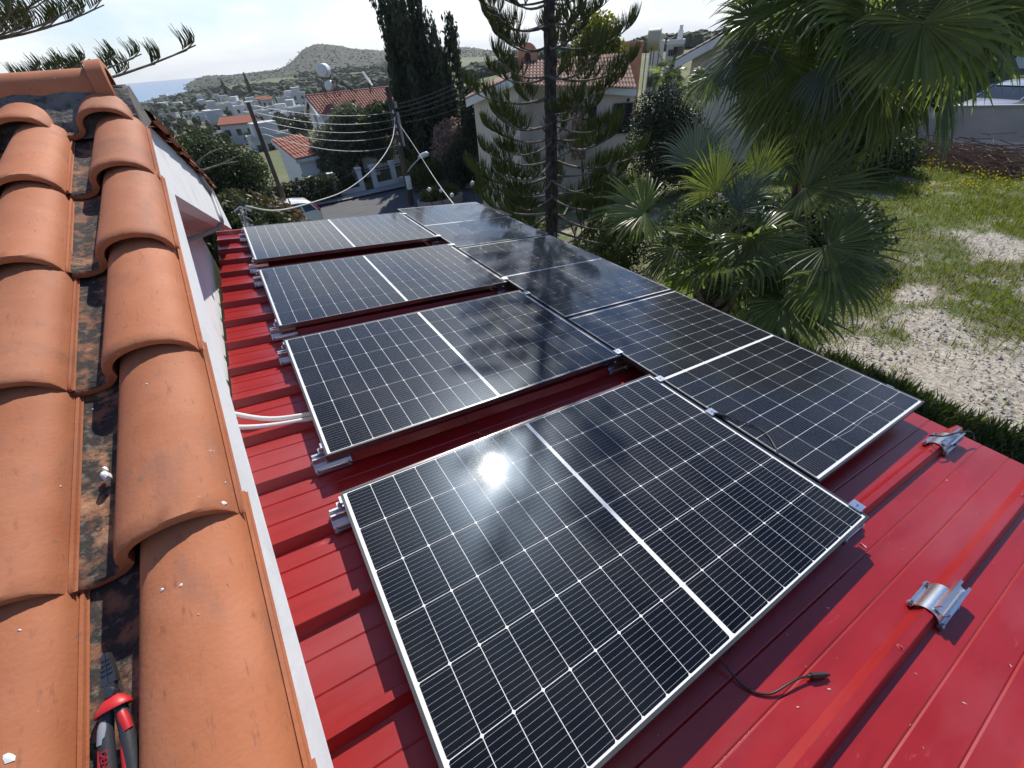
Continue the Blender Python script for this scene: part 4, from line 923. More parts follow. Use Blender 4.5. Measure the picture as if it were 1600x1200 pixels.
for hb, tp, me, fc, rl in [((1182, 28, 7.0), (1112, 26, 6.9), 'y', .8, 0), ((1168, 62, 6.7), (1142, 185, 6.5), 'b', .7, 0), ((1300, 8, 6.4), (1255, 92, 6.2), 'd', .6, 0), ((1302, 86, 6.3), (1312, 195, 6.2), 'b', .8, 0), ((1442, 36, 5.9), (1452, 185, 5.6), 'h', .75, 0),
                           ((1378, 40, 6.1), (1358, 160, 6.0), 'h', .6, 0), ((1545, 5, 6.6), (1560, 110, 6.5), 'd', .6, 0), ((1110, 118, 6.9), (1072, 172, 6.8), 'd', .5, 0), ((1225, 95, 6.6), (1190, 210, 6.5), 'd', .7, 0), ((1490, 60, 6.3), (1530, 165, 6.2), 'd', .7, 0), ((1400, 15, 6.0), (1500, 60, 5.9), 'h', .7, 0)]:
    hero(hip, (hb[0], hb[1], hb[2] * 1.19), (tp[0], tp[1], tp[2] * 1.19), me, fc * .8, rl)

# ---- other trees and shrubs -------------------------------------------------
c = onground(672, 200, 35.5); rr = random.Random(2)
spires = [(0, 0, 5.6, 1.5, 1.0, 2.2), (0, 0, 2.2, 2.1, 1.8, 2.0), (1.3, .2, 3.0, 1.0, 1.0, 1.8), (-.6, 0, 4.2, 1.0, 1.0, 2.2), (.5, 0, 4.6, .9, .9, 2.2)]
for i in range(44):
    x = rr.uniform(-1.75, 1.75); h = rr.uniform(4.5, 10.2) - .35 * abs(x) - (2.2 if x > .7 else 0); r_ = rr.uniform(.20, .42); spires += [(x, rr.gauss(0, .8), h - 1.0, r_ * .8, r_ * .8, 1.3), (x * .9, rr.gauss(0, .5), h - 2.6, r_ * 1.3, r_ * 1.3, 1.4)]
spires = [tuple(q * 1.30 for q in b_) for b_ in spires]
tree('broad dark cypress with ragged spires behind the utility pole', c, spires, 36000, .15, M_['cypress_leaf'], .2, 6.0, seed=3, up=.9, elong=2.2, shell=.35)
c = onground(742, 240, 31)
tree('black green conifer filling the gap left of the beige house', c, [(0, 0, 2.0, 1.6, 1.3, 2.2), (.4, 0, 4.2, 1.1, 1.0, 1.8), (-1.2, .2, 1.4, 1.1, 1.0, 1.4)], 14000, .12, M_['cypress_leaf'], .12, 3.5, seed=91, shell=.4, up=.5)
c = onground(572, 290, 38.5)
tree('grey green tree with wide drooping crown in front of the red roofed house', c, [(-1.4, 0, 2.6, 1.9, 1.7, 1.7), (.8, .2, 3.1, 2.1, 1.8, 1.6), (.1, 0, 4.2, 1.6, 1.5, 1.2), (-2.3, 0, 1.9, 1.1, 1.1, 1.1), (2.0, -.3, 2.1, 1.2, 1.2, 1.0)], 15000, .15, M_['olive_leaf'], .18, 2.6, seed=5, up=-.4, elong=2, shell=.4)
c = onground(616, 285, 37.5)
tree('tree with thin dark trunk behind the iron railing, right of the grey green tree', c, [(.3, 0, 4.3, 1.4, 1.2, .9), (-.8, .1, 3.7, 1.2, 1.1, .9), (1.2, 0, 3.5, 1.1, 1.1, .9)], 4000, .2, M_['dark_leaf'], .13, 4.0, seed=6, shell=.4)
c = onground(533, 290, 35)
tree('small round dark bush on the left of the iron railing', c, [(0, 0, .9, 1.1, 1.0, .95)], 3000, .12, M_['hedge_leaf'], 0, cat='shrub', name='round_bush', seed=7, shell=.6)
c = onground(470, 300, 33.3)
hedge = [(x * .55, 0, .85, .55, .6, .95 + .08 * math.sin(x)) for x in range(-4, 5)]
tree('dark clipped hedge behind the white hatchback', c, hedge, 7000, .10, M_['hedge_leaf'], 0, cat='hedge', name='hedge', seed=8, shell=.6)
c = hit(712, 285)
tree('pinkish dry bare shrub beside the beige house', c, [(0, 0, 2.4, 1.5, 1.3, 1.6), (.9, .2, 1.7, 1.0, 1.0, 1.2)], 7500, .10, M_['dry_leaf'], .05, 1.6, cat='shrub', name='dry_shrub', seed=9, shell=.2, elong=3)
c = hit(664, 285)
tree('yellow green shrub behind the street lamp', c, [(0, 0, 1.9, .8, .8, 1.3), (.7, .3, 2.9, .7, .7, .8), (-.4, 0, 1.1, .9, .8, .9)], 5200, .12, M_['yellow_leaf'], .05, 1.5, cat='shrub', name='shrub', seed=10, shell=.3)
c = hit(668, 298)
tree('dull green shrub under the street lamp', c, [(0, 0, .9, 1.0, .9, .8), (.9, 0, 1.1, .8, .8, .8), (-.8, .1, .8, .6, .6, .6)], 4600, .11, M_['bush_leaf'], .04, .9, cat='shrub', name='shrub', seed=12, shell=.3)
c = hit(690, 322); pot = thing('planter_hedge', 'low clipped hedge in a curved concrete planter by the pole foot', 'hedge', T(*c))
mb = MB(); mb.lathe([(0, 0), (1.45, 0), (1.5, .5), (1.38, .5), (1.36, .42), (0, .42)], 26, 0, Matrix.Diagonal((1, .6, 1, 1))); obj('planter', mb, M_['concrete'], pot, None, 40)
crown_obj(pot, [(-.7, 0, .75, .6, .6, .38), (0, 0, .8, .7, .7, .40), (.7, 0, .75, .6, .6, .38)], 5200, .07, 13, M_['bush_leaf'], 'foliage', shell=.55)
for i, (px, py, d, lb) in enumerate([(671, 296, 25.6, 'white globe garden lamp at the left end of the planter hedge'), (706, 305, 24.4, 'white globe garden lamp on the right of the planter hedge'), (738, 286, 24.5, 'white globe garden lamp among the pine branches'), (689, 298, 26.5, 'smallest white globe garden lamp, behind the planter hedge')]):
    p = at(px, py, d); gz_ = ground(p.x, p.y); l = thing('globe_lamp', lb, 'lamp', T(p.x, p.y, gz_), 'globe garden lamps'); h = p.z - gz_
    mb = MB(); mb.lathe([(.11 * math.sin(PI * k / 10), h - .11 * math.cos(PI * k / 10)) for k in range(11)], 14); obj('globe', mb, M_['lamp'], l, None, 60)
    mb = MB(); mb.tube([(0, 0, 0), (0, 0, h - .1)], .025, 8); obj('post', mb, M_['iron'], l)
# big dark tangle left of the road
c = onground(330, 270, 12.5)
tree('large dark tree with tangled brownish branches beyond the gable', c, [(-1.3, 0, 1.6, 1.4, 1.4, 1.3), (-.1, .2, 2.1, 1.3, 1.4, 1.2), (.75, 0, 1.6, .85, 1.0, 1.0), (-.9, 0, .6, 1.6, 1.6, 1.2), (.2, .1, .4, .6, .9, .9)], 30000, .085, M_['hedge_leaf'], .12, 2.0, seed=14, shell=.35, elong=2.2)
c = onground(344, 285, 13.5)
tree('olive brown bush with arching twigs beside the leaning pole', c, [(0, 0, 1.9, .8, .8, 1.0), (-.6, 0, 2.5, .8, .8, .7), (-.2, 0, .8, .65, .8, .9)], 11000, .085, M_['brown_leaf'], .07, 1.4, cat='shrub', name='shrub', seed=15, shell=.25, elong=3)
c = onground(315, 215, 15)
tree('brown and purple dried shrub showing above the far verge', c, [(0, 0, 2.5, 1.1, 1.1, .8), (.9, .1, 2.2, .8, .8, .8)], 7000, .09, M_['brown_leaf'], .06, 1.5, cat='shrub', name='dry_shrub', seed=16, shell=.2, elong=3)
c = onground(292, 190, 26)
tree('dark green tree with loose crown left of the red roofed village house', c, [(0, 0, 4.0, 1.7, 1.6, 1.5), (1.4, .2, 3.3, 1.2, 1.2, 1.2), (-.9, 0, 2.8, 1.4, 1.3, 1.5), (.4, 0, 1.8, 1.6, 1.5, 1.5)], 32000, .08, M_['dark_leaf'], .13, 3.0, seed=17, shell=.35)
mb = MB()
tw = thing('bare_branches', 'long bare arching branches rising from the dark tree', 'branches', T(*onground(330, 270, 11.8)))
for (a, b_, m_) in [((300, 262), (345, 232), (318, 240)), ((300, 268), (392, 232), (345, 262)), ((305, 262), (330, 236), (312, 250)), ((318, 266), (372, 252), (345, 256))]:
    A, B, Cc = at(*a, 11.6), at(*b_, 11.9), at(*m_, 11.7); o_ = onground(330, 270, 11.8); mb.tube([A * (1 - s) ** 2 + Cc * 2 * s * (1 - s) + B * s * s - o_ for s in [k / 8 for k in range(9)]], [.022 * (1 - .7 * k / 8) for k in range(9)], 5)
A = at(300, 266, 11.6) - o_; mb.tube([(0, 0, -.1), A * .6 + Vector((0, 0, .3)), A], [.05, .04, .03], 6)
obj('branch', mb, M_['limb'], tw, None, 60)
c = onground(362, 345, 9.5); tree('small light green shrub at the far end of the gable', c, [(-.15, 0, 1.4, .5, .5, .6), (.05, 0, 1.9, .3, .3, .35)], 4200, .06, M_['bush_leaf'], .04, 1.0, cat='shrub', name='shrub', seed=18, shell=.3)
c = onground(492, 345, 15.5); tree('small bush half hidden behind the farthest crosswise panel', c, [(0, 0, 2.0, .22, .22, .25), (0, 0, 1.4, .2, .2, .5)], 2000, .06, M_['bush_leaf'], .03, 1.6, cat='shrub', name='shrub', seed=19, shell=.3)
# shrubs and trees between the pine and the palms
for px, py, d, lb, bl, n, s, m in [
    (1030, 250, 19, 'black green dense hedge tree right of the beige house', [(0, 0, 2.0, 1.6, 1.4, 2.0), (1.2, 0, 1.6, 1.1, 1.1, 1.6), (-.3, 0, 3.0, 1.1, 1.0, .9)], 19000, .075, 'cypress_leaf'),
    (930, 90, 33, 'yellow green feathery tree behind the beige house roof', [(0, 0, 6.0, 1.6, 1.4, 1.4), (1.0, 0, 5.0, 1.3, 1.2, 1.4), (-.6, 0, 4.4, 1.3, 1.2, 1.2)], 6000, .2, 'yellow_leaf'),
    (800, 330, 13, 'low green shrub below the conifer, left of its trunk', [(0, 0, .8, .9, .9, .8), (.9, .2, .7, .8, .8, .7), (-.8, 0, .6, .8, .8, .6)], 4500, .09, 'bush_leaf'),
    (930, 350, 10.5, 'low dark shrub between the conifer trunk and the low palm', [(0, 0, .6, .8, .8, .6), (.8, -.2, .8, .8, .8, .7), (-.6, .3, .5, .6, .6, .5)], 4500, .08, 'dark_leaf'),
    (1110, 340, 11, 'dark shrub behind the low palm', [(0, 0, .9, 1.1, 1.0, 1.0), (1.1, -.2, .8, .9, .9, .8)], 5000, .10, 'dark_leaf'),
    (1250, 330, 11.5, 'dark shrub under the tall palm trunk', [(0, 0, .8, 1.2, 1.1, .9), (1.2, -.5, .6, 1.0, 1.0, .7)], 5000, .10, 'dark_leaf'),
    (1350, 232, 20, 'dark bush at the left end of the boundary wall', [(0, 0, 1.0, 1.4, 1.2, 1.1), (1.4, -.4, .6, 1.0, 1.0, .7)], 4200, .13, 'dark_leaf'),
    (1480, 90, 34, 'dark green bush behind the boundary wall', [(0, 0, 1.6, 2.4, 2.0, 1.6), (-2.5, .6, 1.5, 1.8, 1.6, 1.5), (2.6, -.5, 1.5, 1.8, 1.6, 1.5)], 6000, .2, 'bush_leaf'),
    (1250, 40, 30, 'tall dark tree behind the palms, top of the picture', [(0, 0, 5.0, 2.6, 2.4, 2.2), (2.5, -.8, 4.5, 2.4, 2.2, 2.0), (1.0, 0, 6.6, 2.0, 2.0, 1.6)], 9000, .22, 'dark_leaf')]:
    c = onground(px, py, d); tree(lb, c, bl, int(n * 1.7), s * .72, M_[m], .09, None, cat='shrub' if 'shrub' in lb or 'bush' in lb else 'tree', name='shrub' if 'shrub' in lb or 'bush' in lb else 'tree', seed=px, shell=.35)
c = onground(1045, 105, 30); yp = palm('sunlit yellow green fan palm in front of the white block', (c.x, c.y, c.z), 3.6, 41, 16, .7, .6, -30, 75)
# heaped dry brown prunings at the wall foot
mb = MB(); rr = random.Random(50)
for _ in range(2600):
    s = rr.random(); A = at(1400 + 230 * s, 232, 23.6 - 1.2 * s); x, y = A.x + rr.gauss(0, .5), A.y + rr.gauss(0, .4); z = ground(x, y) + abs(rr.gauss(0, .28)); a = rr.uniform(0, 6.3); l = rr.uniform(.1, .4); d_ = Vector((math.cos(a) * l, math.sin(a) * l, rr.uniform(-.2, .2) * l)); k_ = Vector((0, 0, .012)); p = Vector((x, y, z))
    mb.add([p - d_ - k_, p + d_ - k_, p + d_ + k_, p - d_ + k_], [(0, 1, 2, 3)])
stuff(tag(obj('prunings', mb, mat('dry_prunings', (.16, .105, .08), .9, island=(.32, .22, .17))), 'heap of dry brown prunings along the foot of the boundary wall', 'prunings'))

# ================================================================== street: poles, wires, fence, car
c = Vector((9.2, 27.35, 0)); c.z = ground(c.x, c.y); up = thing('utility_pole', 'weathered wooden utility pole with street lamp and white cables, beside the road', 'utility pole', T(*c))
H = .02 - c.z
mb = MB(); mb.tube([(0, 0, -.4), (0, 0, H * .4), (-.02, 0, H * .75), (-.03, 0, H)], [.19, .175, .155, .14], 12); obj('pole', mb, M_['wood'], up, None, 60)
mb = MB(); mb.box(-.14, .14, -.34, -.19, 1.0, 1.75); mb.box(-.10, .10, -.37, -.345, 1.1, 1.5); obj('meter_box', mb, M_['white'], up)
for z in (H - 1.15, H - 1.5, H - 1.85, H - 2.2, H - 2.75):
    mb = MB(); mb.lathe([(0, .09), (.035, .08), (.05, .03), (.03, 0), (.05, -.04), (.03, -.08), (0, -.08)], 8, 0, T(-.05, -.2, z)); mb.tube([(-.05, -.13, z), (-.05, -.2, z)], .015, 5); obj('insulator', mb, M_['lamp'], up, None, 60)
lam = MB().tube(smooth([(.08, -.1, 1.9), (.45, -.3, 2.3), (.95, -.5, 2.65)]), .03, 8); arm = obj('lamp_arm', lam, M_['alu'], up, None, 60)
mb = MB(); Mx = frame(Vector((1.1, -.56, 2.72)), Vector((.9, -.4, .25)), Vector((0, 0, 1)))
mb.tube([Mx @ Vector(p) for p in [(-.28, 0, 0), (-.2, 0, .01), (0, 0, .02), (.3, 0, .02), (.42, 0, 0)]], [.05, .10, .15, .14, .04], 10); obj('lamp_head', mb, M_['lamp'], up, None, 60)
mb = MB(); mb.box(.18, .30, -.12, .06, H - 2.9, H - 1.2); mb.box(.18, .28, -.14, .1, H - 1.0, H - .7); obj('cable_duct', mb, M_['concrete'], up)
topw = c + Vector((-.05, -.2, H))
c2 = at(440, 305, 25); c2.z = ground(c2.x, c2.y); H2 = at(387, 160, 25).z - c2.z; off = at(387, 160, 25) - c2
p2 = thing('utility_pole', 'thin dark leaning utility pole left of the road', 'utility pole', T(*c2))
mb = MB(); mb.tube([(0, 0, -.4), Vector((off.x * .5, off.y * .5, H2 * .5)), Vector((off.x, off.y, H2))], [.115, .10, .085], 10); obj('pole', mb, M_['wood'], p2, None, 60)
for i in range(5):
    mb = MB(); f = 1 - .045 * (i + .5); mb.tube([(off.x * f, off.y * f, H2 * f), (off.x * f + .22, off.y * f - .05, H2 * f)], .02, 5); obj('insulator', mb, M_['lamp'], p2)
def wire(label, A, B, sag, r, m, name='power_line', grp=None, n=16):
    A, B = Vector(A), Vector(B); pts = [A.lerp(B, k / n) - Vector((0, 0, sag * 4 * (k / n) * (1 - k / n))) for k in range(n + 1)]
    return tag(obj(name, MB().tube(pts, r, 5), m, None, None, 60), label, 'wire', grp)
zs = [-1.15, -1.5, -1.85, -2.2, -2.75]; ordn = ['topmost', 'second', 'third', 'fourth', 'lowest']
wm = mat('weathered_wire', (.46, .46, .45), .5); wd = mat('dark_wire', (.10, .10, .105), .5)
for i, z in enumerate(zs):
    f = 1 - .045 * (i + .5); B = c2 + Vector((off.x * f + .22, off.y * f - .05, H2 * f)); A = c + Vector((-.05, -.24, H + z))
    wire(ordn[i] + ' of the five wires strung between the two utility poles', A, B, .28 + .06 * i, .011 if i < 4 else .016, wm, grp='wires between the poles')
for i, (z, py) in enumerate(zip(zs, (121, 128, 138, 148, 165))):
    B = at(745, py - 8, 24 + i * .2); wire(ordn[i] + ' of the five wires running from the pole past the cypress', c + Vector((.05, -.2, H + z * .55 - .2)), B, .15, .008, wd, grp='wires past the cypress')
A = c + Vector((-.0, -.26, H - 1.35))
tag(obj('thick_cable', MB().tube(smooth([A, at(615, 222, 24.5), at(585, 265, 20.5), at(540, 300, 16.5), at(500, 313, 14), at(448, 328, 11.2), at(420, 330, 9.6), at(396, 325, 8.4), at(384, 322, 7.6)], 3), .017, 7), wm, None, None, 60), 'thick pale cable sagging from the pole to the gable', 'cable')
tag(obj('drop_cable', MB().tube(smooth([c + Vector((.08, -.2, H - 1.6)), at(650, 232, 23), at(672, 268, 17), at(690, 295, 13), at(708, 318, 9), at(716, 328, 7)], 3), .012, 6), wm, None, None, 60), 'pale cable dropping from the pole to the right row of panels', 'cable')
wire('thin dark stay wire slanting from the pole down to the hedge', c + Vector((-.1, -.2, H - 3.0)), at(470, 312, 29.5), .0, .012, wd, 'stay_wire')
# bracket where the cable meets the house
br = thing('cable_bracket', 'knotted cable bracket at the far end of the gable', 'bracket', T(*at(385, 345, 6.3)))
o_ = at(385, 345, 6.3); mb = MB(); mb.tube([(0, 0, -.35), (0, 0, .14)], .018, 6); mb.tube([(-.08, 0, .12), (.0, .05, .15), (.1, 0, .10)], .02, 6)
for k in range(5): mb.tube(smooth([(random.uniform(-.08, .08), random.uniform(-.05, .05), random.uniform(-.15, .15)) for _ in range(4)], 1, 3), .008, 5)
obj('strap', mb, M_['bolt'], br, None, 60)
# plot wall, pillars and iron railing on the far side of the road
fw = thing('railing_wall', 'low white wall with pillars and black iron railing along the far pavement', 'fence', T(4.4, 33.6, ground(4.4, 33.6)))
zo = ground(4.4, 33.6); inv = T(-4.4, -33.6, -zo)
px_ = [4.4, 5.9, 7.85, 8.85, 10.4, 11.9, 13.4, 15]
def fy(x): return 33.6 + max(0, x - 9) * .09
for x in px_:
    g0 = ground(x, fy(x)); mb = MB(); mb.box(x - .17, x + .17, fy(x) - .17, fy(x) + .17, g0 - .2, g0 + 1.55); mb.box(x - .21, x + .21, fy(x) - .21, fy(x) + .21, g0 + 1.552, g0 + 1.63); obj('pillar', mb, M_['wall'], fw, inv)
for a, b_ in zip(px_[:-1], px_[1:]):
    gate = abs(a - 7.85) < .01; g0 = ground(a, fy(a)); s0, s1 = a + .19, b_ - .19
    if not gate:
        mb = MB(); mb.prism([(s0 - .02, fy(s0) - .1), (s1 + .02, fy(s1) - .1), (s1 + .02, fy(s1) + .1), (s0 - .02, fy(s0) + .1)], g0 - .2, g0 + .42, 0, None, 'z'); obj('low_wall', mb, M_['wall'], fw, inv)
    mb = MB(); zb, zt = (g0 + .48, g0 + 1.32) if not gate else (g0 + .12, g0 + 1.4)
    for z in (zb, zt, zt - .16): mb.tube([(s0, fy(s0), z), (s1, fy(s1), z)], .032, 5)
    n = int((s1 - s0) / .16)
    for k in range(n + 1):
        x = s0 + (s1 - s0) * k / n; mb.tube([(x, fy(x), zb), (x, fy(x), zt)], .016, 4)
    for k in range(int((s1 - s0) / .42)):
        x = s0 + .25 + .42 * k
        for q in range(10): mb.tube([(x + .14 * math.cos(q * .63), fy(x), (zb + zt) / 2 - .05 + .18 * math.sin(q * .63)), (x + .14 * math.cos(q * .63 + .63), fy(x), (zb + zt) / 2 - .05 + .18 * math.sin(q * .63 + .63))], .010, 3, 0, False)
    obj('gate' if gate else 'railing', mb, M_['iron'], fw, inv)
# cars
def car(label, M, paint, L=4.05, Wd=1.74, Hh=1.48):
    t = thing('parked_car', label, 'car', M); h = Wd / 2
    # side stations: x (front +), lower body half width, sill z, belt z, and greenhouse
    st = [(2.02, .55, .42, .62), (1.92, .70, .28, .74), (1.55, .82, .22, .86), (.95, .86, .20, .94), (.2, .87, .20, .97), (-.8, .87, .20, .99), (-1.5, .86, .22, 1.02), (-1.9, .80, .30, 1.03), (-2.02, .72, .42, .96)]
    mb = MB(); k = 10
    for x, w_, z0, z1 in st:
        prof = [(-w_ * .82, z0), (-w_, z0 + .14), (-w_, (z0 + z1) / 2 + .05), (-w_ * .97, z1 - .04), (-w_ * .88, z1)]; prof = prof + [(-a, b) for a, b in prof[::-1]]
        mb.v += [(x, a, b) for a, b in prof]
    for i in range(len(st) - 1):
        for j in range(k): mb.f.append((i * k + j, i * k + (j + 1) % k, (i + 1) * k + (j + 1) % k, (i + 1) * k + j)); mb.m.append(0)
    mb.f += [tuple(range(k))[::-1], tuple((len(st) - 1) * k + j for j in range(k))]; mb.m += [0, 0]
    obj('body', mb, paint, t, None, 32)
    gl = [(.95, .80, .92, .93), (.30, .72, .95, 1.36), (-.3, .70, .97, Hh - .02), (-1.1, .69, .98, Hh - .05), (-1.62, .66, 1.0, 1.33), (-1.92, .70, 1.0, 1.06)]
    mb = MB(); mr = MB()
    for x, w_, z0, z1 in gl: mb.v += [(x, -.80, z0), (x, -w_, z1), (x, w_, z1), (x, .80, z0)]
    for i in range(len(gl) - 1):
        for j in range(3): mb.f.append((i * 4 + j, i * 4 + j + 1, i * 4 + 5 + j, i * 4 + 4 + j)); mb.m.append(0)
    mb.f += [(0, 3, 2, 1), (20, 21, 22, 23)]; mb.m += [0, 0]
    obj('window_glass', mb, M_['glass'], t, None, 25)
    mr = MB(); rf = [(.36, .735, 1.335), (.25, .74, 1.375), (-.3, .715, Hh), (-1.1, .705, Hh - .03), (-1.66, .68, 1.345), (-1.74, .68, 1.30)]
    for x, w_, z in rf: mr.v += [(x, -w_, z - .05), (x, -w_ * .8, z + .012), (x, w_ * .8, z + .012), (x, w_, z - .05)]
    for i in range(len(rf) - 1):
        for j in range(3): mr.f.append((i * 4 + j, i * 4 + j + 1, i * 4 + 5 + j, i * 4 + 4 + j)); mr.m.append(0)
    obj('roof', mr, paint, t, None, 40)
    for s in (-1, 1):
        for pts in ([(.98, .82, .93), (.33, .745, 1.35)], [(-.25, .745, 1.40), (-.28, .82, .97)], [(-1.62, .70, 1.33), (-1.85, .83, 1.0)], [(-1.15, .725, 1.41), (-1.2, .82, .99)]): obj('pillar', MB().tube([(a, s * b, c_) for a, b, c_ in pts], .035, 5), paint, t, None, 60)
        mb = MB(); mb.add([(-1.66, s * .70, 1.30), (-1.80, s * .79, 1.05), (-1.99, s * .80, 1.0), (-2.03, s * .72, .86), (-1.98, s * .60, 1.0), (-1.80, s * .62, 1.30)], [(0, 1, 4, 5), (1, 2, 4), (2, 3, 4)]); mb.tube([(-1.70, s * .69, 1.30), (-1.90, s * .76, 1.05), (-2.0, s * .73, .9)], [.04, .06, .04], 6); obj('tail_light', mb, M_['tail'], t, None, 60)
        mb = MB(); mb.tube([(1.93, s * .62, .70), (1.75, s * .74, .78)], [.07, .05], 8); obj('headlight', mb, M_['lamp'], t, None, 60)
        mb = MB(); mb.tube([(.62, s * .86, .98), (.60, s * .98, 1.0)], [.04, .07], 7); obj('mirror', mb, paint, t, None, 60)
        for x in (1.28, -1.27):
            mb = MB(); mb.lathe([(.18, -.10), (.30, -.10), (.315, -.06), (.315, .06), (.30, .10), (.18, .10)], 20, 0, T(x, s * .78, .315) @ Matrix.Rotation(PI / 2, 4, 'X')); wh = obj('wheel', mb, M_['tyre'], t, None, 40)
            mb = MB(); mb.lathe([(0, .07), (.05, .085), (.17, .075), (.185, .05), (.185, -.05), (.17, -.075), (.05, -.085), (0, -.07)], 10, 0, T(x, s * .78, .315) @ Matrix.Rotation(PI / 2, 4, 'X')); obj('rim', mb, M_['alu'], wh, None, 30)
    mb = MB(); mb.box(-2.06, -2.0, -.28, .28, .52, .66); obj('number_plate', mb, M_['lamp'], t)
    return t
A, B = at(480, 335, 25.2), at(385, 358, 24.0); dv = Vector((B.x - A.x, B.y - A.y)).normalized(); a = math.atan2(dv.y, dv.x) - .25; mid = at(431, 338, 24.6); zc = ground(mid.x, mid.y)
car('white hatchback with a red tail light parked by the dark hedge', T(mid.x, mid.y, at(441, 317, 24.6).z - 1.47) @ RZ(a), M_['carpaint'])
q = at(1590, 140, 29.5); car('silver car with open space round it behind the grey boundary wall', T(q.x, q.y, ground(q.x, q.y) + .05) @ RZ(R(165)), M_['silver'])
# grey boundary wall on the right
A, B = at(1396, 215, 26.3), at(1700, 222, 25.2); mb = MB(); bw = thing('boundary_wall', 'grey rendered boundary wall with a pale coping at the upper right', 'wall', T(A.x, A.y, 0))
n = 10; d = (B - A); d.z = 0; nrm = Vector((-d.y, d.x, 0)).normalized() * .1; topA, topB = at(1405, 169, 26.3).z, at(1600, 161, 25.55).z + .02
def wall_seg(mb, z0f, z1f, th):
    for i in range(n + 1):
        p = A.lerp(B, i / n) - Vector((A.x, A.y, 0)); t_ = i / n
        mb.v += [(p.x - nrm.x * th, p.y - nrm.y * th, z0f(t_)), (p.x + nrm.x * th, p.y + nrm.y * th, z0f(t_)), (p.x + nrm.x * th, p.y + nrm.y * th, z1f(t_)), (p.x - nrm.x * th, p.y - nrm.y * th, z1f(t_))]
    for i in range(n):
        for j in range(4): mb.f.append((i * 4 + j, i * 4 + (j + 1) % 4, i * 4 + 4 + (j + 1) % 4, i * 4 + 4 + j)); mb.m.append(0)
    mb.f += [(0, 1, 2, 3), (n * 4 + 3, n * 4 + 2, n * 4 + 1, n * 4)]; mb.m += [0, 0]
wall_seg(mb, lambda t_: -3.6, lambda t_: topA + (topB - topA) * t_, 1); obj('wall', mb, M_['concrete'], bw)
mb = MB(); wall_seg(mb, lambda t_: topA + (topB - topA) * t_ + .002, lambda t_: topA + (topB - topA) * t_ + .07, 1.3); obj('coping', mb, M_['pave'], bw)
mb = MB(); wall_seg(mb, lambda t_: -3.6, lambda t_: -2.62 + .1 * t_, 1.9); obj('plinth', mb, M_['beige'], bw)
mb = MB(); q = at(1596, 70, 40); gh = thing('greenhouse', 'pale glazed lean-to behind the silver car', 'greenhouse', T(q.x, q.y, ground(q.x, q.y)) @ RZ(R(-60)))
pane = mat('pale_glazing', (.55, .64, .70), .15, spec=.8)
for i in range(6):
    mb = MB(); mb.box(-6 + 2 * i + .05, -4 + 2 * i - .05, -.02, .02, .9, 2.7); obj('pane', mb, pane, gh)
mb = MB(); mb.box(-6, 6, -.05, .05, 0, .9); mb.box(-6, 6, -.06, .06, 2.7, 2.85)
for i in range(7): mb.box(-6.05 + 2 * i, -5.95 + 2 * i, -.05, .05, .9, 2.7)
obj('frame', mb, M_['wall'], gh); mb = MB(); mb.prism([(-.1, 2.85), (2.6, 3.6), (2.6, 3.7), (-.1, 2.95)], -6, 6); obj('roof', mb, pane, gh)

# ================================================================== houses
def corr_roof(rl, rr_, el, er, ribs, rows, amp=.075):
    """corrugated tiled slope from the ridge corners to the eave corners"""
    rl, rr_, el, er = map(Vector, (rl, rr_, el, er)); nrm = (rr_ - rl).cross(el - rl).normalized()
    if nrm.z < 0: nrm = -nrm
    mb = MB(); K = ribs * 6
    for j in range(rows + 1):
        for q in ((0, 1) if 0 < j < rows else (0,)):
            t = j / rows; lift = .022 if q == 0 and j else 0
            for i in range(K + 1):
                p = rl.lerp(rr_, i / K).lerp(el.lerp(er, i / K), t); mb.v.append(tuple(p + nrm * (amp * abs(math.sin(PI * i / 6)) ** .8 + lift)))
    nr = len(mb.v) // (K + 1)
    for j in range(nr - 1):
        for i in range(K): mb.f.append((j * (K + 1) + i, j * (K + 1) + i + 1, (j + 1) * (K + 1) + i + 1, (j + 1) * (K + 1) + i)); mb.m.append(0)
    return mb
def window(parent, x, y, z, w_, h, facing, fm, shutter=None):
    """facing: angle of outward normal; window set in a wall"""
    Mx = T(x, y, z) @ RZ(facing); mb = MB()
    mb.box(-.04, .05, -w_ / 2 - .06, -w_ / 2, -h / 2 - .06, h / 2 + .06); mb.box(-.04, .05, w_ / 2, w_ / 2 + .06, -h / 2 - .06, h / 2 + .06); mb.box(-.04, .05, -w_ / 2, w_ / 2, h / 2, h / 2 + .06); mb.box(-.04, .08, -w_ / 2, w_ / 2, -h / 2 - .06, -h / 2); mb.box(-.03, .03, -.03, .03, -h / 2, h / 2)
    f = obj('window', mb, fm, parent, Mx); mb = MB(); mb.box(-.02, .012, -w_ / 2, -.03, -h / 2, h / 2); mb.box(-.02, .012, .03, w_ / 2, -h / 2, h / 2); obj('pane', mb, M_['glass'], f)
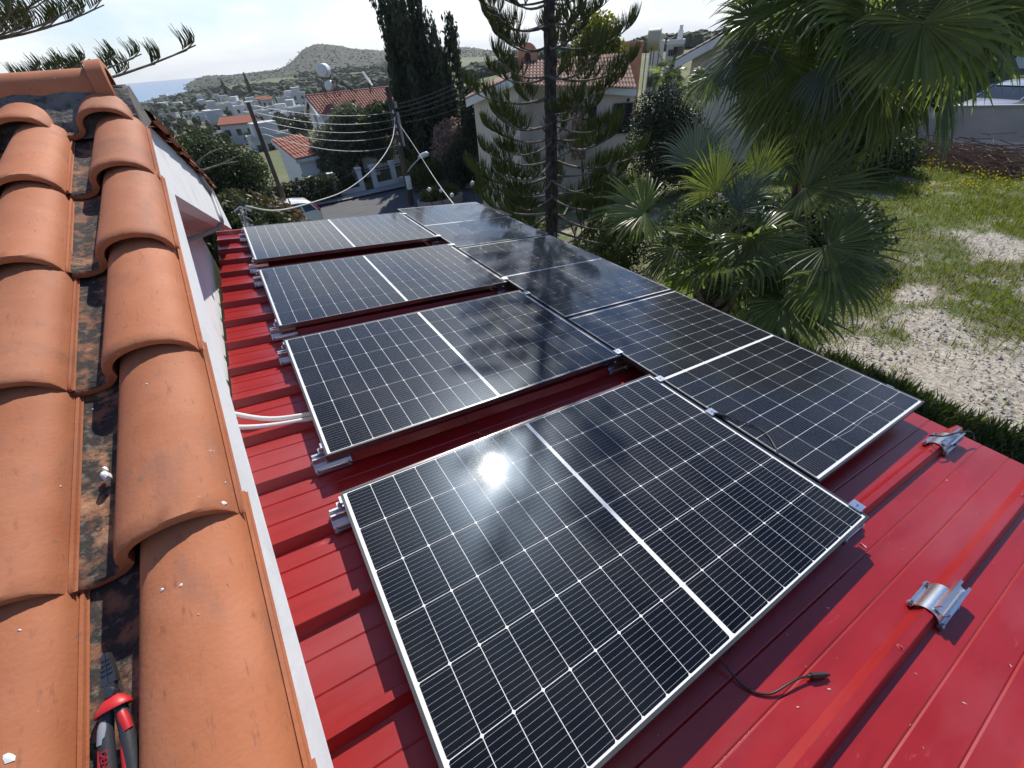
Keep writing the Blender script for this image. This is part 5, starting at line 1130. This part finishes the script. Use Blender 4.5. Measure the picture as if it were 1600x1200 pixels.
# white house with the red tiled roof
g0 = ground(11.5, 42); H1 = thing('red_roofed_house', 'white house with a red tiled roof, water tanks and a dish, beyond the road', 'house', T(11.7, 43.2, g0))
zr, ze = -.78 - g0, -1.98 - g0; hx0, hx1 = -4.2, 4.15
mb = MB(); mb.prism([(-2.6, -.5), (2.6, -.5), (2.6, ze + .05), (0, zr - .10), (-2.6, ze + .05)], hx0 + .35, hx1 - .3); obj('wall', mb, M_['wall'], H1)
obj('roof', corr_roof((hx0, 0, zr), (hx1, 0, zr), (hx0 + .2, -3.0, ze), (hx1 - .15, -3.0, ze), 36, 9), M_['rooftile'], H1, None, 50)
obj('roof', corr_roof((hx0, 0, zr), (hx1, 0, zr), (hx0, 3.0, ze), (hx1, 3.0, ze), 36, 9), M_['rooftile'], H1, None, 50)
mb = MB(); mb.tube([(hx0, 0, zr + .02), (hx1, 0, zr + .02)], .10, 8); obj('ridge', mb, M_['rooftile'], H1, None, 60)
mb = MB(); mb.box(hx0 + .2, hx1 - .15, -3.05, -2.95, ze - .30, ze - .02)
for s in (-1, 1): mb.prism([(0, zr - .25), (s * 3.0, ze - .27), (s * 3.0, ze - .03), (0, zr - .03)], hx0, hx0 + .1); mb.prism([(0, zr - .25), (s * 3.0, ze - .27), (s * 3.0, ze - .03), (0, zr - .03)], hx1 - .1, hx1)
obj('fascia', mb, M_['wall'], H1)
mb = MB(); mb.box(hx1 - .9, hx1 - .3, -4.2, -2.62, -.3, ze - .5); obj('wing', mb, M_['wall'], H1)
mb = MB(); mb.box(hx0 + .6, hx0 + 3.4, -4.3, -2.62, -.3, 2.1); mb.box(hx0 + .5, hx0 + 3.5, -4.4, -2.62, 2.102, 2.3); obj('porch', mb, M_['wall'], H1)
for x in (-2.4, .2, 2.2): window(H1, x, -2.6, ze - .95, .9, 1.0, R(-90), M_['wall'])
for x in (0.6, 2.6): window(H1, x, -2.6, 1.2, .9, 1.1, R(-90), M_['wall'])
window(H1, hx0 + .34, 0, ze - .6, 1.0, 1.0, PI, M_['wall'])
wt = thing('water_tank', 'pair of white water tanks on a stand with a solar collector, on the red roof', 'water tank', T(*at(515, 143, 43.0)))
tp = at(512, 110, 43.0).z - at(515, 143, 43.0).z
for i, (z, r) in enumerate(((tp + .02, .44), (tp - .95, .34))):
    mb = MB(); mb.lathe([(0, -.55), (r * .8, -.52), (r, -.42), (r, .42), (r * .8, .52), (0, .55)], 20, 0, T(0 if i == 0 else .15, 0, z) @ RZ(R(-30)) @ Matrix.Rotation(PI / 2, 4, 'X')); obj('tank', mb, M_['lamp'], wt, None, 40)
mb = MB()
for x in (-.35, .35, .7):
    for y in (-.3, .3): mb.tube([(x, y, -.4), (x * .9, y, tp - .3 if x < .6 else .7)], .03, 5)
mb.tube([(-.4, 0, tp - .45), (.5, 0, tp - .45)], .03, 5); obj('stand', mb, M_['iron'], wt)
mb = MB(); Mx = T(1.25, -.1, .30) @ RZ(R(-10)) @ Matrix.Rotation(R(34), 4, 'Y'); mb.box(-.95, .95, -.5, .5, -.05, .04, 0, Mx); obj('collector', mb, M_['pframe'], wt)
sd = thing('satellite_dish', 'tilted pale satellite dish on the ridge of the red roofed house', 'dish', T(*at(578, 140, 43.6)))
tz = at(576, 125, 43.6).z - at(578, 140, 43.6).z; mb = MB(); Mx = T(0, 0, tz + .1) @ RZ(R(-25)) @ Matrix.Rotation(R(62), 4, 'Y')
mb.lathe([(0, -.14), (.3, -.10), (.50, -.02), (.56, .03), (.54, .04), (.3, -.07), (0, -.11)], 20, 0, Mx); obj('dish', mb, M_['lamp'], sd, None, 40)
mb = MB(); mb.tube([(0, 0, -.3), (0, 0, tz)], .04, 6); mb.tube([(.25, 0, -.3), (0, 0, tz * .6)], .025, 5); mb.tube([Mx @ Vector((.4, 0, 0)), Mx @ Vector((0, 0, .6))], .02, 5); obj('stand', mb, M_['iron'], sd)
# white garage with a small red roof
g0 = ground(5.2, 38.2); gz0 = at(470, 232, 37.8).z - g0
gar = thing('garage', 'small white outbuilding with a red sloping roof behind the hedge', 'outbuilding', T(5.15, 38.6, g0) @ RZ(R(14)))
mb = MB(); mb.prism([(-1.5, -.4), (1.5, -.4), (1.5, gz0 + .35), (-1.5, gz0 - .55)], -.95, .95); obj('wall', mb, M_['wall'], gar)
obj('roof', corr_roof((-1.2, 1.7, gz0 + .50), (1.2, 1.7, gz0 + .50), (-1.2, -1.75, gz0 - .52), (1.2, -1.75, gz0 - .52), 9, 5), mat('garage_roof_tiles', (.42, .15, .09), .8, var=[(1.5, (.34, .11, .065), .45, .65)]), gar, None, 50)
mb = MB(); mb.prism([(-1.75, gz0 - .80), (1.7, gz0 + .22), (1.7, gz0 + .46), (-1.75, gz0 - .56)], -1.19, -1.10); mb.prism([(-1.75, gz0 - .80), (1.7, gz0 + .22), (1.7, gz0 + .46), (-1.75, gz0 - .56)], 1.10, 1.19); mb.box(-1.09, 1.09, -1.76, -1.66, gz0 - .80, gz0 - .58); obj('fascia', mb, M_['wall'], gar)
mb = MB(); mb.box(.952, .99, -1.0, .8, 0, gz0 - .7); obj('door', mb, mat('grey_garage_door', (.48, .48, .50), .6), gar)
# beige house behind the conifer
g0 = ground(12.6, 18.6) - .3; BH = thing('beige_house', 'two storey beige house with tiled roof and stone chimney behind the conifer', 'house', T(0, 0, g0))
def bx(a, b_, c_, d_, z0, z1): mb = MB(); mb.prism([a, b_, c_, d_], z0 - g0, z1 - g0, 0, None, 'z'); return mb
pL = at(744, 200, 22.4); pM = at(812, 200, 21.6); pN = at(832, 200, 23.4); pR = at(873, 200, 23.0); pE = at(986, 200, 24.0)
back = Vector((.58, .815, 0)); bk = lambda p, k: (p.x + back.x * k, p.y + back.y * k); f2 = lambda p: (p.x, p.y)
eav = at(748, 152, 22.4).z
obj('wall', bx(f2(pL), f2(pM), bk(pM, 7), bk(pL, 7), g0 - .5, eav + .1), M_['beige'], BH)
mid_ = (pL + pM) / 2; top = at(808, 122, 22).z
mb = MB(); dL = (pM - pL); dL.z = 0
for k in (0., 7.):
    a_, b__ = bk(pL, k), bk(pM, k); mb.v += [(a_[0], a_[1], eav + .10 - g0), (b__[0], b__[1], eav + .10 - g0), (b__[0], b__[1], top - g0)]
mb.f += [(0, 1, 2), (5, 4, 3), (0, 2, 5, 3), (1, 4, 5, 2)]; mb.m += [0] * 4; obj('gable', mb, M_['beige'], BH)
e1 = Vector(bk(pL, -.5) + (eav - .02,)) - Vector((dL.x * .14, dL.y * .14, 0)); r1_ = Vector(bk(pM, -.5) + (top + .12,)); e2_ = Vector(bk(pL, 7.3) + (eav - .02,)) - Vector((dL.x * .14, dL.y * .14, 0)); r2_ = Vector(bk(pM, 7.3) + (top + .12,)); O = Vector((0, 0, g0))
obj('roof', corr_roof(r1_ - O, r2_ - O, e1 - O, e2_ - O, 26, 8), M_['rooftile2'], BH, None, 50)
mb = MB(); mb.add([e1 - O, r1_ - O, r1_ - O - Vector((0, 0, .28)), e1 - O - Vector((0, 0, .28))] + [p + Vector((back.x * .08, back.y * .08, 0)) for p in (e1 - O, r1_ - O, r1_ - O - Vector((0, 0, .28)), e1 - O - Vector((0, 0, .28)))], [(0, 1, 2, 3), (7, 6, 5, 4), (0, 4, 5, 1), (3, 2, 6, 7), (0, 3, 7, 4), (1, 5, 6, 2)]); obj('fascia', mb, M_['wall'], BH)
obj('wall', bx(f2(pM), f2(pN), bk(pN, 3), bk(pM, 3), g0 - .5, eav + .3), M_['beige'], BH)
eR = at(880, 130, 23.2).z
obj('wall', bx(f2(pN), f2(pR), bk(pR, 6), bk(pN, 6), g0 - .5, eR + .25), M_['beige'], BH)
obj('wall', bx(bk(pR, .25), f2(pE), bk(pE, 6), bk(pR, 6.25), g0 - .5, at(960, 140, 24).z + .15), M_['beige'], BH)
zR = at(900, 92, 25).z; ro = lambda p, k, z: Vector((bk(p, k)[0], bk(p, k)[1], z - g0))
obj('roof', corr_roof(ro(pM, 3.2, zR), ro(pE, 3.2, zR), ro(pM, -.3, eR + .12), ro(pE, -.45, at(985, 138, 24).z), 34, 8), M_['rooftile2'], BH, None, 50)
obj('roof', corr_roof(ro(pM, 3.2, zR), ro(pE, 3.2, zR), ro(pM, 7, eR), ro(pE, 7, eR), 34, 8), M_['rooftile2'], BH, None, 50)
mb = MB()
for k0, p, q_ in ((-.32, pN, pE),):
    a_, b__ = ro(p, k0, eR + .10), ro(q_, -.47, at(985, 138, 24).z - .02); mb.add([a_, b__, b__ - Vector((0, 0, .25)), a_ - Vector((0, 0, .25))] + [v + Vector((back.x * .07, back.y * .07, 0)) for v in (a_, b__, b__ - Vector((0, 0, .25)), a_ - Vector((0, 0, .25)))], [(0, 1, 2, 3), (7, 6, 5, 4), (0, 4, 5, 1), (3, 2, 6, 7), (0, 3, 7, 4), (1, 5, 6, 2)])
obj('fascia', mb, M_['wall'], BH)
pc = at(905, 200, 22.9); mb = MB(); b0 = Matrix.Translation((pc.x, pc.y, 0)) @ RZ(math.atan2(-.36, .93) * -1 + PI / 2 - .8)
Mst = T(pc.x, pc.y, 0) @ RZ(R(-38)); rr = random.Random(8)
z = g0 + 2.6
mb = MB(); mb.box(-.33, .33, -.22, .3, .0, 1.5, 0, T(0, 0, 0)); sc_ = obj('stone_chimney', mb, M_['stone'], BH, T(0, 0, -g0) @ Mst @ T(0, 0, at(905, 248, 22.9).z))
H_ = at(905, 185, 22.9).z - at(905, 248, 22.9).z
for i in range(9):
    for j in range(3):
        mb = MB(); x0 = -.34 + .23 * j + (.05 if i % 2 else 0); mb.box(x0, x0 + rr.uniform(.17, .22), -.27 - rr.uniform(0, .04), -.222, i * .24 + .01, i * .24 + rr.uniform(.19, .23)); obj('stone', mb, M_['stone'], sc_)
fa = math.atan2(-back.y, -back.x)
for px, py, d, w_, h in [(920, 187, 23.15, .55, 1.0), (972, 185, 23.75, .75, 1.1), (935, 285, 23.2, .8, 1.0), (775, 215, 21.9, .1, .1)]:
    if w_ < .2: continue
    p = at(px, py, d); window(BH, p.x, p.y, p.z - g0, w_, h, fa, M_['dark'])
wl = at(978, 158, 23.6); mb = MB(); mb.tube([(0, 0, 0), (0, -.12, .05)], .02, 5); mb.lathe([(0, -.05), (.06, -.03), (.07, .06), (.02, .11), (0, .12)], 8, 0, T(0, -.15, .02)); obj('wall_lamp', mb, M_['iron'], BH, T(wl.x, wl.y, wl.z - g0), 50)
# terracotta chimney dome behind it
p = at(824, 92, 25.5); cp = thing('chimney', 'rounded terracotta chimney with an arched opening on the beige house roof', 'chimney', T(p.x, p.y, p.z - .6))
ht = at(824, 66, 25.5).z - p.z + .6; mb = MB(); w_ = .47
arch = [(-w_, 0), (w_, 0), (w_, ht - w_)] + [(w_ * math.cos(a), ht - w_ + w_ * math.sin(a)) for a in [PI * k / 12 for k in range(1, 12)]] + [(-w_, ht - w_)]
mb.prism(arch, -.3, .3, 0, RZ(R(-32)), 'y'); obj('dome', mb, M_['orange'], cp, None, 30)
mb = MB(); ar = [(-.15, .35), (.15, .35), (.15, .7)] + [(.15 * math.cos(a), .7 + .15 * math.sin(a)) for a in [PI * k / 8 for k in range(1, 8)]] + [(-.15, .7)]; mb.prism(ar, -.306, .28, 0, RZ(R(-32)), 'y'); obj('opening', mb, M_['dark'], cp)
# orange house end, white blocks, cream gable, yellow tank
def block(label, px0, px1, pyt, pyb, d, depth, m, name='building', cat='building', wins=(), roofm=None, group=None):
    a_, b__ = at(px0, pyt, d), at(px1, pyt, d); gz_ = min(ground(a_.x, a_.y), ground(b__.x, b__.y)) - .5; t = thing(name, label, cat, T(a_.x, a_.y, gz_), group)
    dv = Vector((b__.x - a_.x, b__.y - a_.y, 0)); wd_ = dv.length; ang = math.atan2(dv.y, dv.x); h = a_.z - gz_; inv_ = RZ(ang)
    mb = MB(); mb.box(0, wd_, 0, depth, 0, h); obj('wall', mb, m, t, inv_)
    mb = MB()
    for (x0, x1, y0, y1) in ((-.06, wd_ + .06, -.06, .14), (-.06, wd_ + .06, depth - .14, depth + .06), (-.06, .14, .15, depth - .15), (wd_ - .14, wd_ + .06, .15, depth - .15)): mb.box(x0, x1, y0, y1, h + .003, h + .35)
    obj('parapet', mb, m, t, inv_)
    for (u, v, w__, hh) in wins:
        f = thing_part_window(t, inv_, u * wd_, h * v, w__, hh)
    return t, inv_, wd_, h
def thing_part_window(t, inv_, x, z, w__, hh):
    mb = MB(); mb.box(x - w__ / 2 - .06, x + w__ / 2 + .06, -.05, -.002, z - hh / 2 - .06, z + hh / 2 + .06); f = obj('window', mb, M_['pave'], t, inv_)
    mb = MB(); mb.box(x - w__ / 2, x - .02, -.062, -.052, z - hh / 2, z + hh / 2); mb.box(x + .02, x + w__ / 2, -.062, -.052, z - hh / 2, z + hh / 2); obj('pane', mb, M_['glass'], f); return f
block('orange stucco house end behind the conifer, right of its trunk', 962, 1004, 76, 120, 44, 6, M_['orange'], 'orange_house', 'house')
block('white slatted block beside the dark gap on the skyline', 1016, 1038, 71, 110, 60, 8, M_['far_wall'], 'white_block', 'building', [(.5, .35, 1.2, .9)])
t, iv, wd_, h = block('white block with two large grey windows and tanks on its roof', 1042, 1069, 70, 105, 58, 8, M_['far_wall'], 'white_block', 'building', [(.72, .82, 1.0, 1.3), (.72, .55, 1.0, 1.3), (.28, .86, .4, .5)])
mb = MB(); mb.box(wd_ * .55, wd_ * .85, 1, 2, h + .36, h + 1.1); mb.box(wd_ * .6, wd_ * .8, 1.2, 1.8, h + 1.102, h + 1.5); obj('roof_tank', mb, M_['lamp'], t, iv)
p = at(1022, 62, 50); wt2 = thing('water_tank', 'yellowish round water tank on the skyline right of the conifer', 'water tank', T(p.x, p.y, p.z)); mb = MB(); mb.lathe([(0, -.6), (.75, -.55), (.8, -.5), (.8, .5), (.75, .55), (0, .6)], 22, 0, RZ(R(40)) @ Matrix.Rotation(PI / 2, 4, 'X')); obj('tank', mb, mat('yellowed_plastic', (.50, .46, .33), .6), wt2, None, 40)
mb = MB()
for x in (-.5, .5):
    for y in (-.3, .3): mb.tube([(x, y, -4), (x, y, -.5)], .04, 5)
obj('stand', mb, M_['iron'], wt2)
# cream gable house
a_ = at(1072, 150, 24); b__ = at(1200, 150, 22.5); dv = Vector((b__.x - a_.x, b__.y - a_.y, 0)); Lh = dv.length; ang = math.atan2(dv.y, dv.x); gz_ = ground(a_.x, a_.y) - .5; cg = thing('cream_house', 'cream gable house half hidden behind the palm fronds', 'house', T(a_.x, a_.y, gz_) @ RZ(ang))
z1 = at(1072, 92, 24).z - gz_; z2 = z1 + Lh * .5 * .42
mb = MB(); mb.prism([(0, 0), (Lh, 0), (Lh, z1), (Lh / 2, z2), (0, z1)], 0, 8, 0, None, 'y'); obj('wall', mb, M_['cream'], cg)
for s in (0, 1):
    e0 = (-.5, z1 - .1) if s == 0 else (Lh + .5, z1 - .1)
    obj('roof', corr_roof((Lh / 2, -.5, z2 + .18), (Lh / 2, 8.3, z2 + .18), (e0[0], -.5, e0[1] + .1), (e0[0], 8.3, e0[1] + .1), 24, 8), mat('grey_brown_tiles', (.17, .13, .115), .85), cg, None, 50)
    mb = MB(); q = [(e0[0], e0[1] - .22), (Lh / 2, z2 - .15), (Lh / 2, z2 + .14), (e0[0], e0[1] + .06)]; mb.prism(q, -.52, -.42, 0, None, 'y'); obj('fascia', mb, M_['wall'], cg)
# ---- the village down in the valley -----------------------------------------
vg = random.Random(99)
def vhouse(label, p, yaw, w_, dpt, h, wallm, roof, group, nwin=3):
    t = thing('village_house', label, 'house', T(p.x, p.y, p.z - .6) @ RZ(yaw), group); mb = MB(); mb.box(-w_ / 2, w_ / 2, -dpt / 2, dpt / 2, 0, h + .6)
    if roof != 'red' and vg.random() < .6: mb.box(-w_ / 2 + w_ * .15, w_ * .2, -dpt / 2 + .8, dpt / 2, h + .602, h + 3.0)
    obj('wall', mb, wallm, t); H_ = h + .6
    if roof == 'red':
        mb = MB(); mb.prism([(-dpt / 2 - .4, H_ - .05), (0, H_ + dpt * .2), (dpt / 2 + .4, H_ - .05), (dpt / 2 + .4, H_ + .15), (0, H_ + dpt * .2 + .2), (-dpt / 2 - .4, H_ + .15)], -w_ / 2 - .3, w_ / 2 + .3); obj('roof', mb, M_['far_red'], t)
        mb = MB(); mb.prism([(-dpt / 2, H_), (dpt / 2, H_), (0, H_ + dpt * .19)], -w_ / 2 + .02, w_ / 2 - .02); obj('gable', mb, wallm, t)
    else:
        mb = MB()
        for (x0, x1, y0, y1) in ((-w_ / 2 - .1, w_ / 2 + .1, -dpt / 2 - .1, -dpt / 2 + .2), (-w_ / 2 - .1, w_ / 2 + .1, dpt / 2 - .2, dpt / 2 + .1), (-w_ / 2 - .1, -w_ / 2 + .2, -dpt / 2 + .21, dpt / 2 - .21), (w_ / 2 - .2, w_ / 2 + .1, -dpt / 2 + .21, dpt / 2 - .21)): mb.box(x0, x1, y0, y1, H_ - .25, H_ + .4)
        obj('roof', mb, M_['far_roof'] if roof == 'grey' else wallm, t)
    for i in range(nwin):
        x = -w_ / 2 + w_ * (i + .5) / nwin; mb = MB(); z = H_ - 1.6; mb.box(x - .55, x + .55, -dpt / 2 - .03, -dpt / 2 - .002, z - .7, z + .6); obj('window', mb, M_['glass'], t)
        if h > 4.5:
            mb = MB(); mb.box(x - .6, x + .6, -dpt / 2 - .03, -dpt / 2 - .002, z - 3.8, z - 2.2); obj('window', mb, M_['glass'], t)
    for sgn in (-1, 1):
        mb = MB(); mb.box(sgn * (w_ / 2 + .002) if sgn > 0 else -w_ / 2 - .03, w_ / 2 + .03 if sgn > 0 else -w_ / 2 - .002, -.6, .6, H_ - 2.3, H_ - 1.0); obj('window', mb, M_['glass'], t)
    return t
GV = 'white houses of the far village'
spec = [(228, 158, 14, 5, 4.5, 0), (243, 156, 12, 6, 5, 0), (262, 158, 16, 8, 5.5, 0), (276, 155, 18, 8, 5.5, 0), (295, 159, 10, 6, 4, 0), (238, 168, 14, 7, 3.2, 1), (262, 170, 16, 7, 3.2, 1), (285, 171, 12, 7, 3.2, 1), (310, 163, 8, 6, 3.5, 1), (247, 181, 12, 7, 3, 1), (268, 184, 11, 6, 3, 1), (322, 170, 9, 7, 4, 1),
        (340, 178, 9, 7, 5, 0), (352, 174, 8, 7, 5.5, 0), (364, 178, 8, 7, 6, 0), (375, 172, 8, 7, 5.5, 0), (384, 182, 8, 7, 5.5, 0), (333, 190, 8, 6, 3, 1), (345, 196, 9, 7, 4, 0), (393, 176, 7, 6, 4.5, 0), (401, 184, 8, 6, 5, 0), (424, 168, 7, 6, 5, 2), (433, 178, 7, 6, 4, 0), (448, 166, 9, 6, 5, 0), (459, 162, 8, 6, 5, 0), (472, 166, 9, 7, 7, 0), (462, 180, 7, 6, 4, 0), (448, 186, 6, 5, 3.5, 0), (472, 186, 8, 6, 4.5, 0),
        (398, 168, 7, 6, 4, 0), (412, 162, 8, 6, 4, 2), (318, 160, 8, 6, 4, 0), (302, 182, 8, 6, 3.4, 1), (318, 186, 8, 6, 3.6, 0), (436, 190, 7, 6, 3.5, 0), (357, 164, 8, 6, 4.5, 0), (344, 160, 7, 5, 4, 0)]
rown = ['top', 'middle', 'bottom']; rowof = lambda q: 0 if q[1] < 167 else (1 if q[1] < 179 else 2)
ords = ['first', 'second', 'third', 'fourth', 'fifth', 'sixth', 'seventh', 'eighth', 'ninth', 'tenth', 'eleventh', 'twelfth', 'thirteenth', 'fourteenth']
for px, py, w_, dpt, h, k in spec:
    p = hit(px, py + 3, 60); yaw = R(vg.choice((0, 90)) + vg.uniform(-25, 25) - 8); r_ = rowof((px, py)); same = sorted(q[0] for q in spec if q[5] == k and rowof(q) == r_); n_ = same.index(px)
    lb = ['white flat roofed village house', 'low grey roofed village terrace', 'white village house with red tiled roof'][k] + ', ' + (ords[n_] + ' from the left in the ' if len(same) > 1 else 'the only one in the ') + rown[r_] + ' row'
    vhouse(lb, p, yaw, w_ * .75, dpt * .9, h * .85, M_['far_wall'], ['white', 'grey', 'red'][k], [GV, 'low grey terraces of the far village', 'red roofed houses of the far village'][k], vg.choice((2, 3, 4)))
p = hit(388, 224, 60); vhouse('white house with a dull red roof and white tanks behind the leaning pole', p, R(-20), 7.5, 6, 4.4, M_['far_wall'], 'red', None)
p = hit(411, 205, 60); vhouse('plain white windowless block right of the leaning pole', p, R(12), 5.5, 6, 5, M_['far_wall'], 'white', None, 1)
p = hit(352, 228, 60); vhouse('low white building with a flat terrace above the brown bush', p, R(-12), 6.5, 5, 2.6, M_['far_wall'], 'white', None, 3)
p = hit(430, 232, 60); vhouse('long low white building right of the leaning pole', p, R(8), 8, 4, 2.2, M_['far_wall'], 'grey', None, 4)
# valley trees
protos = []
for i in range(4):
    rr = random.Random(60 + i); bl = [(rr.uniform(-1, 1), rr.uniform(-1, 1), 2.2 + rr.uniform(-.5, 1.2), 1.5, 1.5, 1.4) for _ in range(4)]; V_, F_ = leaf_cloud(bl, 650, .55, 60 + i, shell=.3); me = bpy.data.meshes.new('crown'); me.from_pydata(V_, [], F_); me.materials.append(M_['far_leaf']); tb = MB().tube([(0, 0, -.5), (0, 0, 2.2)], [.16, .10], 6).mesh('trunk', M_['trunk']); protos.append((me, tb))
for i in range(150):
    px, py = vg.uniform(205, 490), vg.uniform(148, 232)
    p = hit(px, py, 45); s = vg.uniform(.5, .95) * (1 if math.hypot(p.x, p.y) > 90 else .75)
    t = thing('valley_tree', 'dark green tree among the white houses in the valley', 'tree', T(p.x, p.y, p.z) @ RZ(vg.uniform(0, 6.3)) @ Matrix.Scale(s, 4), 'trees among the village houses'); c_, b_ = protos[vg.randrange(4)]; link('crown', c_, t); link('trunk', b_, t)
for px, py, d, h, lb in [(218, 196, 120, 9, 'narrow dark cypress at the left edge of the village'), (252, 205, 95, 6, 'short narrow cypress beside a grey terrace'), (352, 142, 420, 13, 'dark pointed tree on the green fields'), (392, 145, 400, 15, 'second pointed dark tree on the green fields')]:
    p = onground(px, py, d); p.z = at(px, py, d).z - h if d < 300 else p.z
    tree(lb, p, [(0, 0, h * .3, h * .09, h * .09, h * .3), (0, 0, h * .6, h * .07, h * .07, h * .3), (0, 0, h * .85, h * .035, h * .035, h * .18)], 1500, .3 if d < 300 else .7, M_['cypress_leaf'], .1, h * .5, seed=px, up=1, elong=2)
p = hit(269, 150, 200); ms = thing('mast', 'thin mast standing in front of the sea', 'mast', T(p.x, p.y, p.z)); d_ = math.hypot(p.x, p.y); mb = MB(); mb.tube([(0, 0, 0), (0, 0, at(267, 116, d_).z - p.z)], [.16, .08], 6); obj('pole', mb, M_['iron'], ms)

# ================================================================== air
mb = MB(); mb.box(-6700, 6700, -1200, 6700, -80, 60); hz = obj('haze', mb, None); hz.data.materials.clear()
hm = bpy.data.materials.new('haze_air'); hm.use_nodes = True; t_ = hm.node_tree; t_.nodes.clear(); o_ = t_.nodes.new('ShaderNodeOutputMaterial'); v_ = t_.nodes.new('ShaderNodeVolumePrincipled')
v_.inputs['Color'].default_value = (.88, .92, .96, 1); v_.inputs['Density'].default_value = .00014; v_.inputs['Anisotropy'].default_value = .2; t_.links.new(v_.outputs[0], o_.inputs['Volume']); hz.data.materials.append(hm); stuff(hz)
